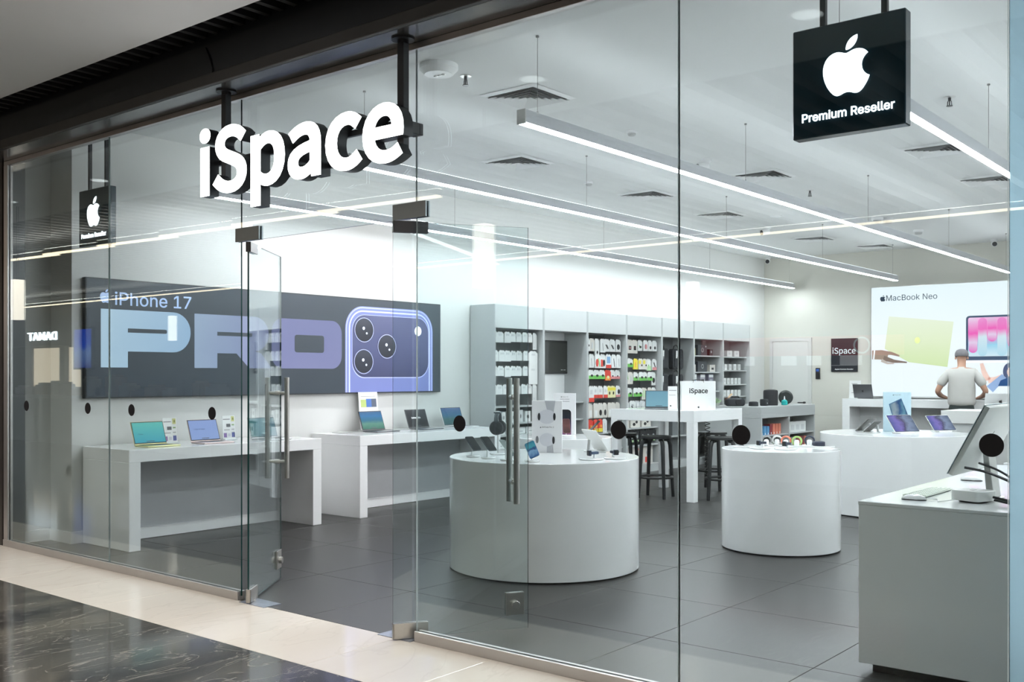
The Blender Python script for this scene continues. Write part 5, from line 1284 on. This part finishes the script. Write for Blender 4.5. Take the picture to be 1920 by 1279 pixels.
# ---- back desk and counter goods
laptop((-7.02, 14.78, HB), R_(165), space_grey, dark_s, 'closed-back grey laptop at the left end of the back desk', W=.42, D=.27, lean=12)
sheet((-7.22, 14.85, HB), R_(0), .22, .33, 'white price card at the left end of the back desk', [(.2, .8, .7, .83, ink_g), (.35, .36, .75, .52, mv('p_g', (.12, .12, .13))), (.2, .28, .6, .31, ink_g)], 4)
laptop((-3.32, 9.38, HB), R_(200), silver, blue, 'silver laptop seen from behind on the service counter', W=.36, D=.25, lean=32)
laptop((-2.95, 9.45, HB), R_(185), silver, blue, 'silver laptop seen from behind at the right of the service counter', W=.36, D=.25, lean=18)
laptop((-2.55, 9.35, HB), R_(160), silver, blue, 'silver laptop seen from behind, mostly hidden by the blue pane', W=.42, D=.36, lean=10)
cable('counter_cable', [(-3.30, 9.25, HB + .005), (-3.15, 9.2, HB + .004), (-3.0, 9.22, HB + .004), (-2.85, 9.3, HB + .005)], .006, black, 'black cable lying on the service counter')

# ================================================================== THE MAN AT THE BACK DESK
man = thing('person', 'person in grey T-shirt and grey cap standing with back turned at the back desk', 'person', (-5.06, 14.05, 0), R_(14))
def skin_mesh(name, verts, edges, m_, parent, root=0, sub=2):
    me = bpy.data.meshes.new(name)
    me.from_pydata([v[0] for v in verts], edges, [])
    o = bpy.data.objects.new(name, me); COL.objects.link(o); o.parent = parent
    me.materials.append(m_)
    bm = bmesh.new(); bm.from_mesh(me); ly = bm.verts.layers.skin.verify()
    bm.verts.ensure_lookup_table()
    for i, v in enumerate(verts):
        r = v[1]; bm.verts[i][ly].radius = r if isinstance(r, tuple) else (r, r); bm.verts[i][ly].use_root = (i == root)
    bm.to_mesh(me); bm.free()
    md = o.modifiers.new('skin', 'SKIN'); md.use_smooth_shade = True
    sb = o.modifiers.new('sub', 'SUBSURF'); sb.levels = sub; sb.render_levels = sub
    return o
B = []; E_ = []
def ch(start, pts):
    prev = start
    for p, r in pts:
        B.append((p, r)); k = len(B) - 1
        if prev is not None: E_.append((prev, k))
        prev = k
    return prev
pel = ch(None, [((0, 0, .95), (.15, .11))])
chest = ch(pel, [((0, .0, 1.10), (.15, .11)), ((0, .0, 1.28), (.17, .12)), ((0, .01, 1.42), (.15, .10))])
neck = ch(chest, [((0, .02, 1.50), .062), ((0, .05, 1.55), .062)])
head = ch(neck, [((0, .075, 1.61), (.068, .078)), ((0, .085, 1.67), (.076, .094)), ((0, .08, 1.73), (.066, .08))])
for s_ in (-1, 1):
    sh_ = ch(chest, [((s_ * .185, .0, 1.43), .066), ((s_ * .26, -.02, 1.30), .052), ((s_ * .335, -.03, 1.15), .044), ((s_ * .30, .13, 1.09), .04), ((s_ * .25, .27, 1.055), .029)])
    pm_ = ch(sh_, [((s_ * .235, .33, 1.045), (.036, .022)), ((s_ * .225, .375, 1.04), (.038, .018))])
    for k, (dx, L2) in enumerate(((-.028, .068), (-.010, .080), (.009, .076), (.027, .062))):
        ch(pm_, [((s_ * .225 + dx, .375 + L2 * .55, 1.042), .0095), ((s_ * .225 + dx * 1.1, .375 + L2, 1.03), .0085)])
    ch(sh_, [((s_ * .205 - s_ * .02, .335, 1.04), .013), ((s_ * .175, .375, 1.033), .011)])
    leg = ch(pel, [((s_ * .095, 0, .86), .098), ((s_ * .10, .01, .50), .062), ((s_ * .105, -.01, .28), .054), ((s_ * .105, -.02, .09), .04), ((s_ * .11, .08, .045), (.045, .035)), ((s_ * .115, .17, .035), (.04, .028))])
skin_mesh('body', B, E_, skin, man)
hd2 = MB()
for s_ in (-1, 1): hd2.lathe([(0, -.012), (.02, -.008), (.026, 0), (.02, .008), (0, .012)], 14, (s_ * .0, 0, 0)); 
for s_ in (-1, 1):
    MB().lathe([(0, -.010), (.02, -.008), (.026, 0), (.02, .008), (0, .010)], 14, sx=.6).build('ear', skin, man, (s_ * .083 / S, .075 / S, 1.655 / S), (R_(80), 0, R_(s_ * 25)), scale=1)
    MB().lathe([(0, -.012), (.010, -.006), (.012, 0), (.010, .006), (0, .012)], 12).build('eye', paper, man, (s_ * .032 / S, .168 / S, 1.665 / S), scale=1)
MB().prism([(-.012, 0), (.012, 0), (.006, .045), (-.006, .045)], lambda u, v, w_: (u, w_ * (1 - v * 12), v), -.03, .022).build('nose', skin, man, (0, .172 / S, 1.63 / S), scale=1)
MB().cbox((0, 0, 0), (.045, .008, .010)).build('mouth', mat('lips', (.4, .16, .13), .5), man, (0, .160 / S, 1.607 / S), scale=1, bevel=.003)
# T-shirt: trunk and sleeves
TV = [((0, 0, .90), (.23, .16)), ((0, 0, 1.03), (.205, .155)), ((0, 0, 1.22), (.215, .15)), ((0, .005, 1.37), (.20, .135)), ((0, .018, 1.475), (.098, .085)), ((0, .03, 1.525), (.076, .076)),
      ((-.17, 0, 1.425), .088), ((-.255, -.015, 1.32), .078), ((-.31, -.022, 1.22), .074), ((.17, 0, 1.425), .088), ((.255, -.015, 1.32), .078), ((.31, -.022, 1.22), .074)]
skin_mesh('tshirt', TV, [(0, 1), (1, 2), (2, 3), (3, 4), (4, 5), (3, 6), (6, 7), (7, 8), (3, 9), (9, 10), (10, 11)], shirt, man)
TR = [((0, 0, 1.08), (.16, .12)), ((0, 0, .92), (.18, .14)), ((-.095, 0, .78), .118), ((-.105, .01, .48), .085), ((-.108, -.005, .10), .075), ((.095, 0, .78), .118), ((.105, .01, .48), .085), ((.108, -.005, .10), .075)]
skin_mesh('trousers', TR, [(0, 1), (1, 2), (2, 3), (3, 4), (1, 5), (5, 6), (6, 7)], trouser, man)
cp = MB().lathe([(.094, 0), (.098, .02), (.095, .055), (.075, .095), (.04, .112), (0, .117)], 28, sy=1.14).build('cap', capm, man, (0, .078 / S, 1.675 / S), (R_(-6), 0, 0), scale=1)
MB().prism([(-.08, .07), (.08, .07), (.085, .13), (.05, .175), (-.05, .175), (-.085, .13)], lambda u, v, w_: (u, v, w_), 0, .008).build('cap_peak', capm, cp, scale=1)
for s_ in (-1, 1):
    MB().prism(rrect(-.05, -.11, .05, .17, .045, 6), lambda u, v, w_: (u, v, w_), 0, .075).build('shoe', black, man, (s_ * .11 / S, .02 / S, .002), scale=1, bevel=.015, seg=2)

# ================================================================== LABELS OF LOOK-ALIKES: told apart by their order from the left
bpy.context.view_layer.update()
same = {}
for o in sc.objects:
    if o.parent is None and o.get('label') and o.get('category'): same.setdefault(o['label'], []).append(o)
def screen_x(o):
    v = o.matrix_world.translation - cam.location
    a = R_(39.25)
    return (v.x * math.cos(a) + v.y * math.sin(a)) / (-v.x * math.sin(a) + v.y * math.cos(a))
ORD = ('first', 'second', 'third', 'fourth', 'fifth', 'sixth', 'seventh', 'eighth', 'ninth', 'tenth')
for lab, L_ in same.items():
    if len(L_) < 2: continue
    L_.sort(key=screen_x)
    for i, o in enumerate(L_):
        n_lab = lab + ', %s such from left' % ORD[i]
        if len(n_lab.split()) <= 16: o['label'] = n_lab
